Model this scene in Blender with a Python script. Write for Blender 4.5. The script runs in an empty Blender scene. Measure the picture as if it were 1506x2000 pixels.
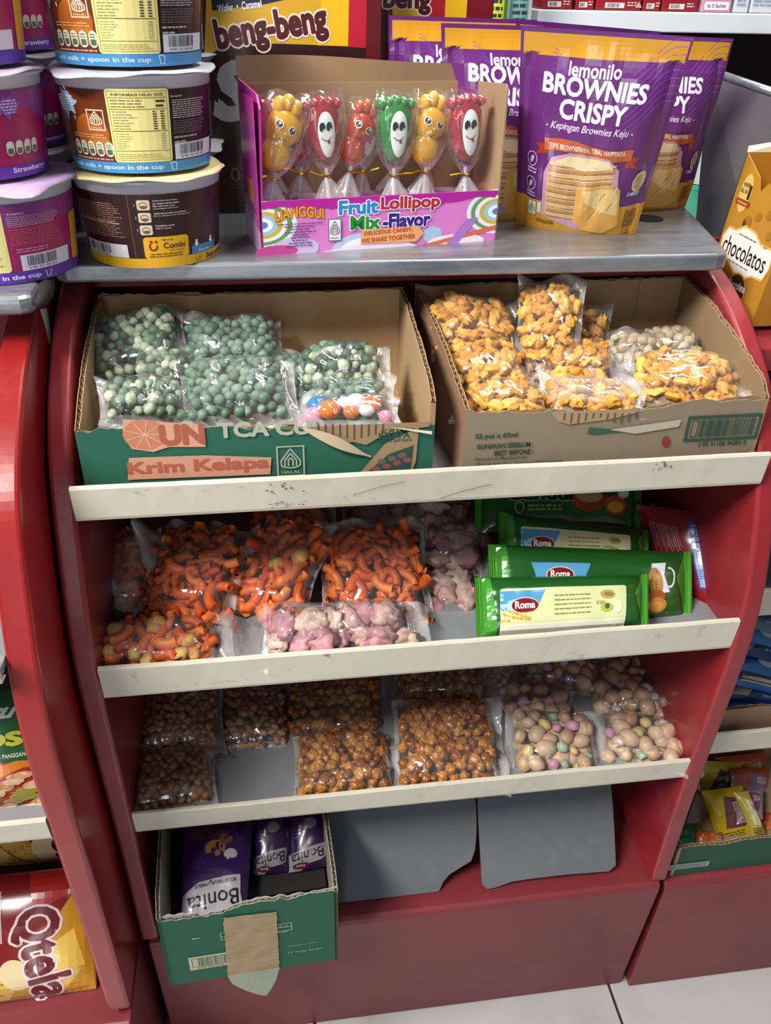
import bpy, bmesh, math, random
from mathutils import Vector, Matrix, noise

S = bpy.context.scene
COL = S.collection
V = Vector

# ------------------------------------------------------------------ camera, world, lights, exposure
F_PX = 1650.0
CAM = V((-.135, -.615, 1.21))
RIGHT = V((0.9905853, -0.1354260, 0.0200125))
DOWN = V((-0.0556420, -0.5318668, -0.8449981))
FWD = V((0.1250787, 0.8359291, -0.5343948))
cd = bpy.data.cameras.new('camera')
cam = bpy.data.objects.new('camera', cd)
COL.objects.link(cam)
cd.sensor_fit = 'HORIZONTAL'
cd.sensor_width = 36
cd.lens = F_PX / 1506 * 36
cd.clip_start = .02
cam.matrix_world = Matrix(((RIGHT.x, -DOWN.x, -FWD.x, CAM.x), (RIGHT.y, -DOWN.y, -FWD.y, CAM.y), (RIGHT.z, -DOWN.z, -FWD.z, CAM.z), (0, 0, 0, 1)))
S.camera = cam

wd = bpy.data.worlds.new('world')
S.world = wd
wd.use_nodes = True
wd.node_tree.nodes['Background'].inputs[0].default_value = (.80, .88, 1, 1)
wd.node_tree.nodes['Background'].inputs[1].default_value = .115


def area(name, loc, target, sx, sy, power, col=(1, .97, .92)):
    l = bpy.data.lights.new(name, 'AREA')
    l.shape = 'RECTANGLE'; l.size = sx; l.size_y = sy; l.energy = power; l.color = col
    o = bpy.data.objects.new(name, l)
    COL.objects.link(o)
    o.location = loc
    o.rotation_euler = (V(target) - V(loc)).to_track_quat('-Z', 'Y').to_euler()
    return o


area('ceiling_lamp', (-1.4, -.85, 2.45), (0, .1, .7), 1.1, .18, 66)
area('shop_doorway', (-.6, -2.8, 1.15), (0, .1, 1.0), .3, 1.7, 8, (.95, .98, 1))
area('ceiling_lamp', (.25, .15, 2.5), (.15, .1, 0), 1.1, .12, 13)
area('ceiling_lamp', (.5, 1.0, 2.3), (.5, 1.1, 1.0), 1.2, .2, 16, (.93, .97, 1))
S.view_settings.view_transform = 'Standard'
S.view_settings.look = 'None'
S.view_settings.gamma = 1
S.view_settings.use_curve_mapping = False
S.view_settings.exposure = .55
S.cycles.transparent_max_bounces = 32


def at(px, py, X=None, Y=None, Z=None):
    """the point of the plane X, Y or Z = const seen at a pixel of the 1506 x 2000 photograph"""
    r = RIGHT * ((px - 753) / F_PX) + DOWN * ((py - 1000) / F_PX) + FWD
    if X is not None: t = (X - CAM.x) / r.x
    elif Y is not None: t = (Y - CAM.y) / r.y
    else: t = (Z - CAM.z) / r.z
    return CAM + r * t


def depth(p): return (p - CAM).dot(FWD)


# ------------------------------------------------------------------ materials
def lin(c):
    if isinstance(c, str):
        c = [int(c[i:i + 2], 16) / 255 for i in (0, 2, 4)]
    return tuple((x / 12.92 if x <= .04045 else ((x + .055) / 1.055) ** 2.4) for x in c[:3]) + (1.,)


def nodes(name):
    m = bpy.data.materials.new(name)
    m.use_nodes = True
    nt = m.node_tree
    return m, nt, nt.nodes['Principled BSDF'], nt.nodes.new, nt.links.new


def mat(name, col, rough=.5, metal=0, spec=.5, blot=None, bscale=8, bump=0, bumpscale=200, coat=0, detail=6, bamt=(.45, .7), attr=False, stretch=None, trans=0):
    m, nt, b, N, L = nodes(name)
    b.inputs['Roughness'].default_value = rough
    b.inputs['Metallic'].default_value = metal
    b.inputs['Specular IOR Level'].default_value = spec
    b.inputs['Coat Weight'].default_value = coat
    b.inputs['Coat Roughness'].default_value = .12
    if trans:
        b.inputs['Transmission Weight'].default_value = trans
    tc = N('ShaderNodeTexCoord')
    src = tc.outputs['Object']
    if stretch:
        mp = N('ShaderNodeMapping'); mp.inputs['Scale'].default_value = stretch
        L(src, mp.inputs[0]); src = mp.outputs[0]
    if attr:
        a = N('ShaderNodeAttribute'); a.attribute_name = 'Col'
        base = a.outputs['Color']
    else:
        rgb = N('ShaderNodeRGB'); rgb.outputs[0].default_value = lin(col)
        base = rgb.outputs[0]
    if blot:
        for k, (bc, sc, lo, hi, amt) in enumerate(blot):
            n = N('ShaderNodeTexNoise'); n.inputs['Scale'].default_value = sc; n.inputs['Detail'].default_value = detail
            n.inputs['Roughness'].default_value = .65
            L(src, n.inputs['Vector'])
            r = N('ShaderNodeMapRange'); r.inputs[1].default_value = lo; r.inputs[2].default_value = hi; r.inputs[4].default_value = amt
            L(n.outputs['Fac'], r.inputs[0])
            mx = N('ShaderNodeMix'); mx.data_type = 'RGBA'
            L(r.outputs[0], mx.inputs['Factor']); L(base, mx.inputs['A']); mx.inputs['B'].default_value = lin(bc)
            base = mx.outputs['Result']
    L(base, b.inputs['Base Color'])
    if bump:
        n = N('ShaderNodeTexNoise'); n.inputs['Scale'].default_value = bumpscale; n.inputs['Detail'].default_value = 4
        L(src, n.inputs['Vector'])
        bp = N('ShaderNodeBump'); bp.inputs['Strength'].default_value = bump; bp.inputs['Distance'].default_value = .002
        L(n.outputs['Fac'], bp.inputs['Height']); L(bp.outputs[0], b.inputs['Normal'])
    return m


def food(name, cols, rough=.45, scale=300, dark='5a2a10', damt=.35, bump=.4, coat=0):
    """piece colour drawn per object from a ramp, with a mottled surface"""
    m, nt, b, N, L = nodes(name)
    oi = N('ShaderNodeObjectInfo'); cr = N('ShaderNodeValToRGB')
    cr.color_ramp.interpolation = 'CONSTANT'
    el = cr.color_ramp.elements
    while len(el) > 1: el.remove(el[0])
    for i, c in enumerate(cols):
        e = el[0] if i == 0 else el.new(i / len(cols))
        e.position = i / len(cols); e.color = lin(c)
    L(oi.outputs['Random'], cr.inputs[0])
    tc = N('ShaderNodeTexCoord')
    n = N('ShaderNodeTexNoise'); n.inputs['Scale'].default_value = scale; n.inputs['Detail'].default_value = 4
    L(tc.outputs['Object'], n.inputs['Vector'])
    r = N('ShaderNodeMapRange'); r.inputs[1].default_value = .5; r.inputs[2].default_value = .75; r.inputs[4].default_value = damt
    L(n.outputs['Fac'], r.inputs[0])
    mx = N('ShaderNodeMix'); mx.data_type = 'RGBA'
    L(r.outputs[0], mx.inputs['Factor']); L(cr.outputs[0], mx.inputs['A']); mx.inputs['B'].default_value = lin(dark)
    L(mx.outputs['Result'], b.inputs['Base Color'])
    b.inputs['Roughness'].default_value = rough
    b.inputs['Coat Weight'].default_value = coat
    bp = N('ShaderNodeBump'); bp.inputs['Strength'].default_value = bump; bp.inputs['Distance'].default_value = .001
    L(n.outputs['Fac'], bp.inputs['Height']); L(bp.outputs[0], b.inputs['Normal'])
    return m


def film(name, haze=.05, hazecol='ffffff', rough=.07, refl=.55, bscale=70, bump=.25):
    m, nt, b, N, L = nodes(name)
    nt.nodes.remove(b)
    out = [n for n in nt.nodes if n.type == 'OUTPUT_MATERIAL'][0]
    tr = N('ShaderNodeBsdfTransparent'); tr.inputs[0].default_value = (.97, .97, .97, 1)
    gl = N('ShaderNodeBsdfGlossy'); gl.inputs['Roughness'].default_value = rough; gl.inputs[0].default_value = (1, 1, 1, 1)
    df = N('ShaderNodeBsdfDiffuse'); df.inputs[0].default_value = lin(hazecol)
    tc = N('ShaderNodeTexCoord')
    n = N('ShaderNodeTexNoise'); n.inputs['Scale'].default_value = bscale; n.inputs['Detail'].default_value = 3; n.inputs['Distortion'].default_value = .6
    L(tc.outputs['Object'], n.inputs['Vector'])
    bp = N('ShaderNodeBump'); bp.inputs['Strength'].default_value = bump; bp.inputs['Distance'].default_value = .004
    L(n.outputs['Fac'], bp.inputs['Height']); L(bp.outputs[0], gl.inputs['Normal'])
    lw = N('ShaderNodeLayerWeight'); lw.inputs['Blend'].default_value = .35
    L(bp.outputs[0], lw.inputs['Normal'])
    mr = N('ShaderNodeMapRange'); mr.inputs[3].default_value = .048; mr.inputs[4].default_value = refl
    L(lw.outputs['Facing'], mr.inputs[0])
    m1 = N('ShaderNodeMixShader'); m1.inputs[0].default_value = haze
    L(tr.outputs[0], m1.inputs[1]); L(df.outputs[0], m1.inputs[2])
    m2 = N('ShaderNodeMixShader')
    L(mr.outputs[0], m2.inputs[0]); L(m1.outputs[0], m2.inputs[1]); L(gl.outputs[0], m2.inputs[2])
    L(m2.outputs[0], out.inputs['Surface'])
    return m


M = {}
M['red'] = mat('red_paint', '8c242b', .36, blot=[('58181e', 5, .48, .75, .7), ('a65460', 9, .54, .78, .55), ('3a1418', 2.2, .58, .8, .4)], bump=.12, bumpscale=60, coat=.2)
M['redlit'] = mat('lit_red_paint', '901a1a', .3, blot=[('641216', 4, .45, .75, .6), ('a05058', 7, .6, .8, .4)], bump=.08, bumpscale=60, coat=.3)  # rack red for the left panel, with its direct light put into the colour
M['redbase'] = mat('dusty_red_paint', '7a2b2f', .45, blot=[('5c2028', 4, .45, .75, .6), ('96505a', 8, .56, .8, .45), ('4a2628', 24, .66, .8, .45)], bump=.12, bumpscale=60)
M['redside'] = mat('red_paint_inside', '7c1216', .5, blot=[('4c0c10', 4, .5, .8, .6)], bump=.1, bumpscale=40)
M['lip'] = mat('dirty_white_paint', 'd0cab8', .45, blot=[('9a8d76', 6, .5, .78, .7), ('6f6354', 28, .62, .8, .55), ('e0dccc', 3, .5, .7, .5), ('2e2822', 55, .72, .78, .5)], bump=.06, bumpscale=120)
M['shelf'] = mat('grey_shelf_sheet', '85888c', .55, blot=[('5f6266', 7, .5, .75, .6)], bump=.05)
M['guard'] = mat('dull_steel', '7c7c80', .4, .6, blot=[('54504f', 5, .48, .72, .7)], bump=.05)
M['steel'] = mat('brushed_steel', '9c9fa4', .3, .6, blot=[('6a6c72', 9, .46, .7, .8), ('5c5e62', 26, .6, .8, .5), ('c2c4c8', 16, .58, .75, .4)], bump=.05, bumpscale=30, stretch=(1, 5, 5))
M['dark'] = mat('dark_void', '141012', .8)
M['wall'] = mat('dim_wall', '221618', .8, blot=[('160e10', 2, .45, .7, .7)])
M['tile'] = mat('grey_floor_tile', 'b4b6b6', .32, blot=[('94918c', 3, .5, .72, .55), ('6f6862', 18, .64, .8, .35)], bump=.03)
M['grout'] = mat('dark_grout', '2c2928', .9)
M['card'] = mat('brown_cardboard', 'b09470', .85, blot=[('86694a', 5, .48, .75, .6), ('c4ab88', 14, .58, .8, .4)], bump=.25, bumpscale=90)
M['cardin'] = mat('corrugated_flute', '94795a', .9, blot=[('5f4a34', 30, .5, .75, .6)], bump=.3, bumpscale=150)
M['greycard'] = mat('grey_board_sheet', '66696c', .8, blot=[('56595e', 4, .45, .75, .6), ('868a8c', 11, .58, .8, .4)], bump=.1)
M['paper'] = mat('printed_board', 'ffffff', .75, attr=True, blot=[('6a5a44', 14, .66, .82, .3)], bump=.1, bumpscale=120)
M['print'] = mat('printed_gloss', 'ffffff', .3, attr=True, spec=.5)
M['foil'] = mat('printed_foil', 'ffffff', .22, attr=True, spec=.7, coat=.3, bump=.12, bumpscale=45)
M['cup'] = mat('translucent_cup_plastic', 'c9c9d2', .3, spec=.5)
M['film'] = film('clear_film', haze=.035)
M['haze'] = film('hazy_film', haze=.13, rough=.12)
M['flange'] = film('sealed_film_edge', haze=.2, rough=.14, refl=.6)
M['gold'] = mat('gold_tie', 'd0a030', .28, 1)
M['white'] = mat('white_paint', 'd6dde0', .4, blot=[('a8b0b4', 5, .5, .75, .5)])


# ------------------------------------------------------------------ mesh helpers
def org(p):
    while p is not None and p.parent is not None: p = p.parent
    return p.location if p is not None else V((0, 0, 0))


def link(name, me, parent=None, loc=None):
    o = bpy.data.objects.new(name, me)
    COL.objects.link(o)
    if parent is not None: o.parent = parent
    if loc is not None: o.location = loc
    return o


def mk(name, verts, faces, m, parent=None, cols=None, smooth=False, mi=None):
    """one mesh object from world coordinates"""
    o0 = org(parent)
    me = bpy.data.meshes.new(name)
    me.from_pydata([tuple(V(v) - o0) for v in verts], [], faces)
    for x in (m if isinstance(m, (list, tuple)) else [m]): me.materials.append(x)
    if cols is not None:
        a = me.color_attributes.new('Col', 'FLOAT_COLOR', 'CORNER')
        buf = []
        for p in me.polygons:
            buf.extend(cols[p.index] * p.loop_total)
        a.data.foreach_set('color', buf)
    if mi is not None: me.polygons.foreach_set('material_index', mi)
    if smooth: me.polygons.foreach_set('use_smooth', [True] * len(me.polygons))
    me.update()
    return link(name, me, parent)


def thing(name, label, cat, loc=(0, 0, 0), group=None):
    o = link(name, None, None, V(loc))
    o.empty_display_size = .02
    return tag(o, label, cat, group)


def tag(o, label, cat=None, group=None, kind=None):
    if label: o['label'] = label
    if cat: o['category'] = cat
    if group: o['group'] = group
    if kind: o['kind'] = kind
    return o


class G:
    """collects quads and boxes"""
    def __init__(s): s.v = []; s.f = []; s.c = []

    def face(s, pts, c=None):
        n = len(s.v); s.v += [V(p) for p in pts]; s.f.append(list(range(n, n + len(pts)))); s.c.append(c)

    def hexa(s, p, c=None):
        """8 corners: bottom ring 0-3, top ring 4-7"""
        n = len(s.v); s.v += [V(q) for q in p]
        for f in ((3, 2, 1, 0), (4, 5, 6, 7), (0, 1, 5, 4), (1, 2, 6, 5), (2, 3, 7, 6), (3, 0, 4, 7)):
            s.f.append([n + i for i in f]); s.c.append(c)

    def box(s, a, b, c=None):
        x0, y0, z0 = a; x1, y1, z1 = b
        s.hexa([(x0, y0, z0), (x1, y0, z0), (x1, y1, z0), (x0, y1, z0), (x0, y0, z1), (x1, y0, z1), (x1, y1, z1), (x0, y1, z1)], c)

    def grid(s, fn, nu, nv, c=None, close=False):
        n = len(s.v)
        for j in range(nv + 1):
            for i in range(nu + 1): s.v.append(V(fn(i / nu, j / nv)))
        for j in range(nv):
            for i in range(nu):
                a = n + j * (nu + 1) + i
                s.f.append([a, a + 1, a + nu + 2, a + nu + 1]); s.c.append(c)

    def prism(s, ring, d, c=None):
        """polygon ring swept by vector d"""
        n = len(s.v); k = len(ring); d = V(d)
        s.v += [V(p) for p in ring] + [V(p) + d for p in ring]
        s.f.append([n + i for i in reversed(range(k))]); s.f.append([n + k + i for i in range(k)]); s.c += [c, c]
        for i in range(k):
            j = (i + 1) % k
            s.f.append([n + i, n + j, n + k + j, n + k + i]); s.c.append(c)

    def tube(s, pts, r, k=8, c=None):
        pts = [V(p) for p in pts]; n = len(s.v)
        for i, p in enumerate(pts):
            t = (pts[min(i + 1, len(pts) - 1)] - pts[max(i - 1, 0)]).normalized()
            a = t.orthogonal().normalized(); b = t.cross(a)
            for j in range(k):
                an = 2 * math.pi * j / k
                s.v.append(p + (a * math.cos(an) + b * math.sin(an)) * (r[i] if isinstance(r, (list, tuple)) else r))
        for i in range(len(pts) - 1):
            for j in range(k):
                q = n + i * k; s.f.append([q + j, q + (j + 1) % k, q + k + (j + 1) % k, q + k + j]); s.c.append(c)
        s.f.append([n + j for j in reversed(range(k))]); s.f.append([n + (len(pts) - 1) * k + j for j in range(k)]); s.c += [c, c]

    def lathe(s, o, prof, k=48, c=None, wob=None):
        """profile of (r, z) about a vertical axis at o"""
        n = len(s.v); o = V(o)
        for i, (r, z) in enumerate(prof):
            for j in range(k):
                an = 2 * math.pi * j / k
                dz, dr = wob(i, an) if wob else (0, 0)
                s.v.append(o + V(((r + dr) * math.sin(an), -(r + dr) * math.cos(an), z + dz)))
        for i in range(len(prof) - 1):
            for j in range(k):
                q = n + i * k; s.f.append([q + j, q + (j + 1) % k, q + k + (j + 1) % k, q + k + j]); s.c.append(c)

    def mk(s, name, m, parent=None, smooth=False, bevel=0):
        cols = [lin(c) if isinstance(c, str) else (c or (1, 1, 1, 1)) for c in s.c] if any(s.c) else None
        o = mk(name, s.v, s.f, m, parent, cols, smooth)
        if bevel:
            md = o.modifiers.new('bevel', 'BEVEL'); md.width = bevel; md.segments = 3; md.limit_method = 'ANGLE'; md.angle_limit = .6
        return o


# ------------------------------------------------------------------ print: flat artwork laid on a surface
_glyph = {}


def glyphs(body, bold):
    k = (body, bold)
    if k not in _glyph:
        c = bpy.data.curves.new('t', 'FONT'); c.body = body; c.offset = bold; c.resolution_u = 3
        o = bpy.data.objects.new('t', c)
        me = bpy.data.meshes.new_from_object(o)
        _glyph[k] = ([(v.co.x, v.co.y) for v in me.vertices], [list(p.vertices) for p in me.polygons])
        bpy.data.objects.remove(o); bpy.data.curves.remove(c); bpy.data.meshes.remove(me)
    return _glyph[k]


class Print:
    def __init__(s, seed=1): s.items = []; s.l = 1; s.n = 0; s.last = 0; s.R = random.Random(seed)

    def up(s): s.l += 1; return s

    def add(s, v, f, c):
        s.n = s.n + 1 if s.l == s.last else 0
        s.last = s.l
        s.items.append((v, f, lin(c) if isinstance(c, str) else c, s.l + min(.95, .02 * s.n))); return s

    def poly(s, pts, c): return s.add(list(pts), [list(range(len(pts)))], c)

    def rect(s, x0, y0, x1, y1, c, r=0):
        if not r: return s.poly([(x0, y0), (x1, y0), (x1, y1), (x0, y1)], c)
        p = []
        for cx, cy, a0 in ((x1 - r, y0 + r, -90), (x1 - r, y1 - r, 0), (x0 + r, y1 - r, 90), (x0 + r, y0 + r, 180)):
            for k in range(5):
                a = math.radians(a0 + k * 22.5); p.append((cx + r * math.cos(a), cy + r * math.sin(a)))
        return s.poly(p, c)

    def ell(s, x, y, rx, ry, c, rot=0, n=24, a0=0, a1=360):
        cr, sr = math.cos(math.radians(rot)), math.sin(math.radians(rot)); p = []
        for k in range(n if a1 - a0 == 360 else n + 1):
            a = math.radians(a0 + (a1 - a0) * k / n); ex, ey = rx * math.cos(a), ry * math.sin(a)
            p.append((x + ex * cr - ey * sr, y + ex * sr + ey * cr))
        return s.poly(p, c)

    def path(s, pts, w, c):
        v = []; f = []
        for i, p in enumerate(pts):
            a = pts[max(i - 1, 0)]; b = pts[min(i + 1, len(pts) - 1)]
            d = math.hypot(b[0] - a[0], b[1] - a[1]) or 1
            nx, ny = -(b[1] - a[1]) / d * w / 2, (b[0] - a[0]) / d * w / 2
            v += [(p[0] + nx, p[1] + ny), (p[0] - nx, p[1] - ny)]
        for i in range(len(pts) - 1): f.append([2 * i, 2 * i + 1, 2 * i + 3, 2 * i + 2])
        return s.add(v, f, c)

    def ring(s, x, y, rx, ry, w, c, a0=0, a1=360, n=24):
        return s.path([(x + rx * math.cos(math.radians(a0 + (a1 - a0) * k / n)), y + ry * math.sin(math.radians(a0 + (a1 - a0) * k / n))) for k in range(n + 1)], w, c)

    def frame(s, x0, y0, x1, y1, w, c):
        s.rect(x0, y0, x1, y0 + w, c); s.rect(x0, y1 - w, x1, y1, c); s.rect(x0, y0, x0 + w, y1, c); return s.rect(x1 - w, y0, x1, y1, c)

    def text(s, body, x, y, w, h, c, bold=.012, rot=0, arc=0, shear=0, out=None, ow=.04, flip=False):
        """text fitted in a box w x h centred on x, y (w=0 keeps the aspect); out = outline colour"""
        base, _ = glyphs(body, .008)
        xs = [p[0] for p in base]; ys = [p[1] for p in base]
        x0, x1, y0, y1 = min(xs), max(xs), min(ys), max(ys)
        ky = h / (y1 - y0); kx = w / (x1 - x0) if w else ky
        W = (x1 - x0) * kx
        cr, sr = math.cos(math.radians(rot)), math.sin(math.radians(rot))

        def tf(p):
            a = (p[0] - (x0 + x1) / 2) * kx; b = (p[1] - (y0 + y1) / 2) * ky
            a += shear * b; b += arc * h * (1 - (2 * a / W) ** 2)
            if flip: a, b = -a, -b
            return (x + a * cr - b * sr, y + a * sr + b * cr)
        def stroke(rad, n, col):
            v, f = glyphs(body, .008)
            for k in range(n if rad > .004 else 0):
                a = 2 * math.pi * (k + .5) / n
                s.add([tf((p[0] + rad * math.cos(a), p[1] + rad * math.sin(a))) for p in v], f, col)
            if rad <= .004: s.add([tf(p) for p in v], f, col)
        if out:
            stroke(bold - .008 + ow, 10, out); s.up()
        stroke(bold - .008, 6, c)
        return s

    def micro(s, x0, y0, x1, y1, rows, c, fill=.5, ragged=.15):
        """rows of unreadable fine print as word dashes"""
        hh = (y1 - y0) / rows; v = []; f = []
        for r in range(rows):
            yy = y1 - (r + .5) * hh; x = x0; xe = x1 - s.R.random() * ragged * (x1 - x0)
            while x < xe:
                w = hh * s.R.uniform(.8, 3.2); w = min(w, xe - x)
                n = len(v); v += [(x, yy - hh * fill / 2), (x + w, yy - hh * fill / 2), (x + w, yy + hh * fill / 2), (x, yy + hh * fill / 2)]
                f.append([n, n + 1, n + 2, n + 3]); x += w + hh * .4
        return s.add(v, f, c)

    def bars(s, x0, y0, x1, y1, c, n=38):
        v = []; f = []; st = (x1 - x0) / n
        for k in range(n):
            w = st * s.R.choice((.3, .45, .7)); x = x0 + k * st; q = len(v)
            v += [(x, y0), (x + w, y0), (x + w, y1), (x, y1)]; f.append([q, q + 1, q + 2, q + 3])
        return s.add(v, f, c)

    def halal(s, x0, y0, x1, y1, c, bg=None):
        if bg: s.rect(x0, y0, x1, y1, bg); s.up()
        w = x1 - x0; h = y1 - y0; t = w * .06
        s.frame(x0, y0, x1, y1, t, c)
        cx = (x0 + x1) / 2
        for k in (1, .62, .25):
            s.path([(cx - w * .33 * k, y0 + h * .34), (cx - w * .34 * k, y0 + h * .52), (cx, y0 + h * (.52 + .38 * k))], t, c)
            s.path([(cx + w * .33 * k, y0 + h * .34), (cx + w * .34 * k, y0 + h * .52), (cx, y0 + h * (.52 + .38 * k))], t, c)
        s.ring(cx, y0 + h * .38, w * .33, h * .1, t, c, 180, 360, 10)
        return s.text('HALAL', cx, y0 + h * .14, w * .7, h * .1, c)

    def build(s, name, fn, parent, m=None, du=0, dv=0, off=.00022, step=.0001):
        """fn(u, v) gives the surface point; du, dv = cutting pitch for curved surfaces"""
        bm = bmesh.new()
        ll = bm.verts.layers.float.new('l'); cl = bm.faces.layers.int.new('c')
        cols = []
        for v, f, c, l in s.items:
            ci = len(cols); cols.append(c)
            bv = []
            for p in v:
                q = bm.verts.new((p[0], p[1], 0)); q[ll] = l; bv.append(q)
            for fc in f:
                try:
                    q = bm.faces.new([bv[i] for i in fc]); q[cl] = ci
                except ValueError: pass
        if du or dv:
            bmesh.ops.triangulate(bm, faces=[f for f in bm.faces if len(f.verts) > 4])
            xs = [v.co.x for v in bm.verts]; ys = [v.co.y for v in bm.verts]
            for ax, d, lo, hi in ((0, du, min(xs), max(xs)), (1, dv, min(ys), max(ys))):
                if d:
                    k = math.floor(lo / d) + 1
                    while k * d < hi:
                        co = [0, 0, 0]; no = [0, 0, 0]; co[ax] = k * d; no[ax] = 1
                        bmesh.ops.bisect_plane(bm, geom=bm.verts[:] + bm.edges[:] + bm.faces[:], dist=1e-7, plane_co=co, plane_no=no)
                        k += 1
        o0 = org(parent); e = .01
        cache = {}
        for v in bm.verts:
            x, y = v.co.x, v.co.y
            k = (round(x, 4), round(y, 4))
            if k not in cache:
                p = V(fn(x, y)); a = V(fn(x + e, y)) - p; b = V(fn(x, y + e)) - p
                cache[k] = (p, a.cross(b).normalized())
            p, n = cache[k]
            v.co = p + n * (off + step * v[ll]) - o0
        me = bpy.data.meshes.new(name)
        ids = [f[cl] for f in bm.faces]
        bm.to_mesh(me); bm.free()
        for nm in ('l', 'c'):
            if nm in me.attributes: me.attributes.remove(me.attributes[nm])
        me.materials.append(m or M['print'])
        a = me.color_attributes.new('Col', 'FLOAT_COLOR', 'CORNER'); buf = []
        for p, i in zip(me.polygons, ids): buf.extend(cols[i] * p.loop_total)
        a.data.foreach_set('color', buf)
        return link(name, me, parent)


def flat(o, ux, uy):
    o, ux, uy = V(o), V(ux), V(uy)
    return lambda u, v: o + ux * u + uy * v


def quad(bl, br, tr, tl, W, H, bulge=None):
    bl, br, tr, tl = V(bl), V(br), V(tr), V(tl)
    n = (br - bl).cross(tl - bl).normalized()

    def fn(u, v):
        a, b = u / W, v / H
        p = bl * (1 - a) * (1 - b) + br * a * (1 - b) + tr * a * b + tl * (1 - a) * b
        return p + n * bulge(a, b) if bulge else p
    fn.n = n; fn.W = W; fn.H = H
    return fn


def nz(x, y, z=0): return noise.noise(V((x, y, z)))

# ------------------------------------------------------------------ setting
fl = thing('floor', None, None, (0, 0, 0)); fl['kind'] = 'structure'
g = G(); g.box((-2.2, -2.2, -.05), (2.4, 2.0, -.004)); g.mk('grout_bed', M['grout'], fl)
tme = None
for i in range(-5, 5):
    for j in range(-5, 4):
        x0, y0 = .295 + i * .42, -.42 * 1 + .13 + j * .42
        if tme is None:
            g = G(); g.box((.002, .002, -.012), (.418, .418, 0)); t = g.mk('tile', M['tile'], None, bevel=.0015); tme = t
            t.parent = fl; t.location = (x0, y0, 0)
        else:
            c = tme.copy(); COL.objects.link(c); c.location = (x0, y0, 0)
g = G(); g.box((-2.2, 1.7, 0), (2.4, 1.75, 2.6)); tag(g.mk('wall_back', M['wall']), None, None, None, 'structure')

PF = [(.19, .974), (.16, .966), (.13, .955), (.105, .943), (.08, .928), (.058, .912), (.038, .894), (.02, .872), (.006, .846), (-.006, .815), (-.018, .78), (-.03, .735), (-.036, .69), (-.037, .64), (-.034, .58), (-.03, .5), (-.027, .42), (-.025, .34), (-.024, .262)]


def cat(pts, k=4):
    out = []
    for i in range(len(pts) - 1):
        p = [pts[max(i - 1, 0)], pts[i], pts[i + 1], pts[min(i + 2, len(pts) - 1)]]
        for j in range(k):
            t = j / k
            out.append(tuple(.5 * (2 * p[1][a] + (p[2][a] - p[0][a]) * t + (2 * p[0][a] - 5 * p[1][a] + 4 * p[2][a] - p[3][a]) * t * t + (3 * p[1][a] - p[0][a] - 3 * p[2][a] + p[3][a]) * t ** 3) for a in (0, 1)))
    return out + [pts[-1]]


PF = cat(PF)


def side_panel(parent, x0, x1, zb=.262, dy=0, back=.29, m='red'):
    g = G()
    pts = [(y + dy, z) for y, z in PF] + [(back, zb), (back, .974)]
    ring = [(x0, y, z) for y, z in reversed(pts)]
    g.prism(ring, (x1 - x0, 0, 0))
    return g.mk('side_panel', M[m], parent, bevel=.004)


def shelf(parent, x0, x1, yf, z, ztop, back=.275):
    """sheet with an upturned white lip in front"""
    g = G(); g.box((x0, yf + .004, z + .004), (x1, back, z + .010))
    s = g.mk('shelf', M['shelf'], parent)
    g = G()
    n = 40

    def edge(u, v):
        x = x0 + (x1 - x0) * u
        w = .0012 * nz(x * 9, z * 30) + .0006 * nz(x * 40, z)
        prof = [(yf + .012, z - .002), (yf + .001, z - .001), (yf, z + .002), (yf - .003 + w, ztop - .002), (yf - .002 + w, ztop), (yf + .001 + w, ztop), (yf + .002 + w, ztop - .003), (yf + .004, z + .004), (yf + .012, z + .003)]
        k = min(int(v * 8 + .5), 8)
        return (x, prof[k][0], prof[k][1])
    g.grid(edge, n, 8)
    for x in (x0, x1):
        g.face([(x, yf + .001, z - .001), (x, yf, z + .002), (x, yf - .003, ztop - .001), (x, yf + .002, ztop), (x, yf + .004, z + .004)])
    l = g.mk('shelf_lip', M['lip'], s)
    tag(l, 'dirty white upturned front lip')
    return s, l


rk = thing('display_rack', 'dark red curved snack rack whose three white lipped shelves hold bagged nuts and cartons', 'rack', (0, .1, 0))
side_panel(rk, -.32, -.3)
side_panel(rk, .3, .32)
g = G(); g.box((-.3, .275, .262), (.3, .285, .974)); g.mk('back_panel', M['redside'], rk)
g = G(); g.box((-.3, .21, .955), (.3, .275, .974)); g.mk('top_rail', M['redside'], rk)
g = G(); g.prism([(-.312, -.008, .0), (-.312, -.028, .252), (-.312, -.027, .259), (-.312, -.022, .262), (-.312, .285, .262), (-.312, .285, 0)], (.624, 0, 0)); g.mk('base_panel', M['redbase'], rk, bevel=.002)
sh = [shelf(rk, -.3, .3, -.006, .829, .861), shelf(rk, -.3, .3, -.034, .657, .694), shelf(rk, -.3, .3, -.024, .456, .487)]
# stains that sit on the lips
pr = Print(5)
R = random.Random(3)


def smear(pr, x, y, w, h, n, c):
    for k in range(n):
        a = x + R.gauss(0, w / 2.6); b = y + R.gauss(0, h / 2.6)
        pts = [(a + math.cos(t) * R.uniform(.25, 1) * w * .09, b + math.sin(t) * R.uniform(.2, 1) * h * .13) for t in [i * .9 for i in range(7)]]
        pr.poly(pts, c)


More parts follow.
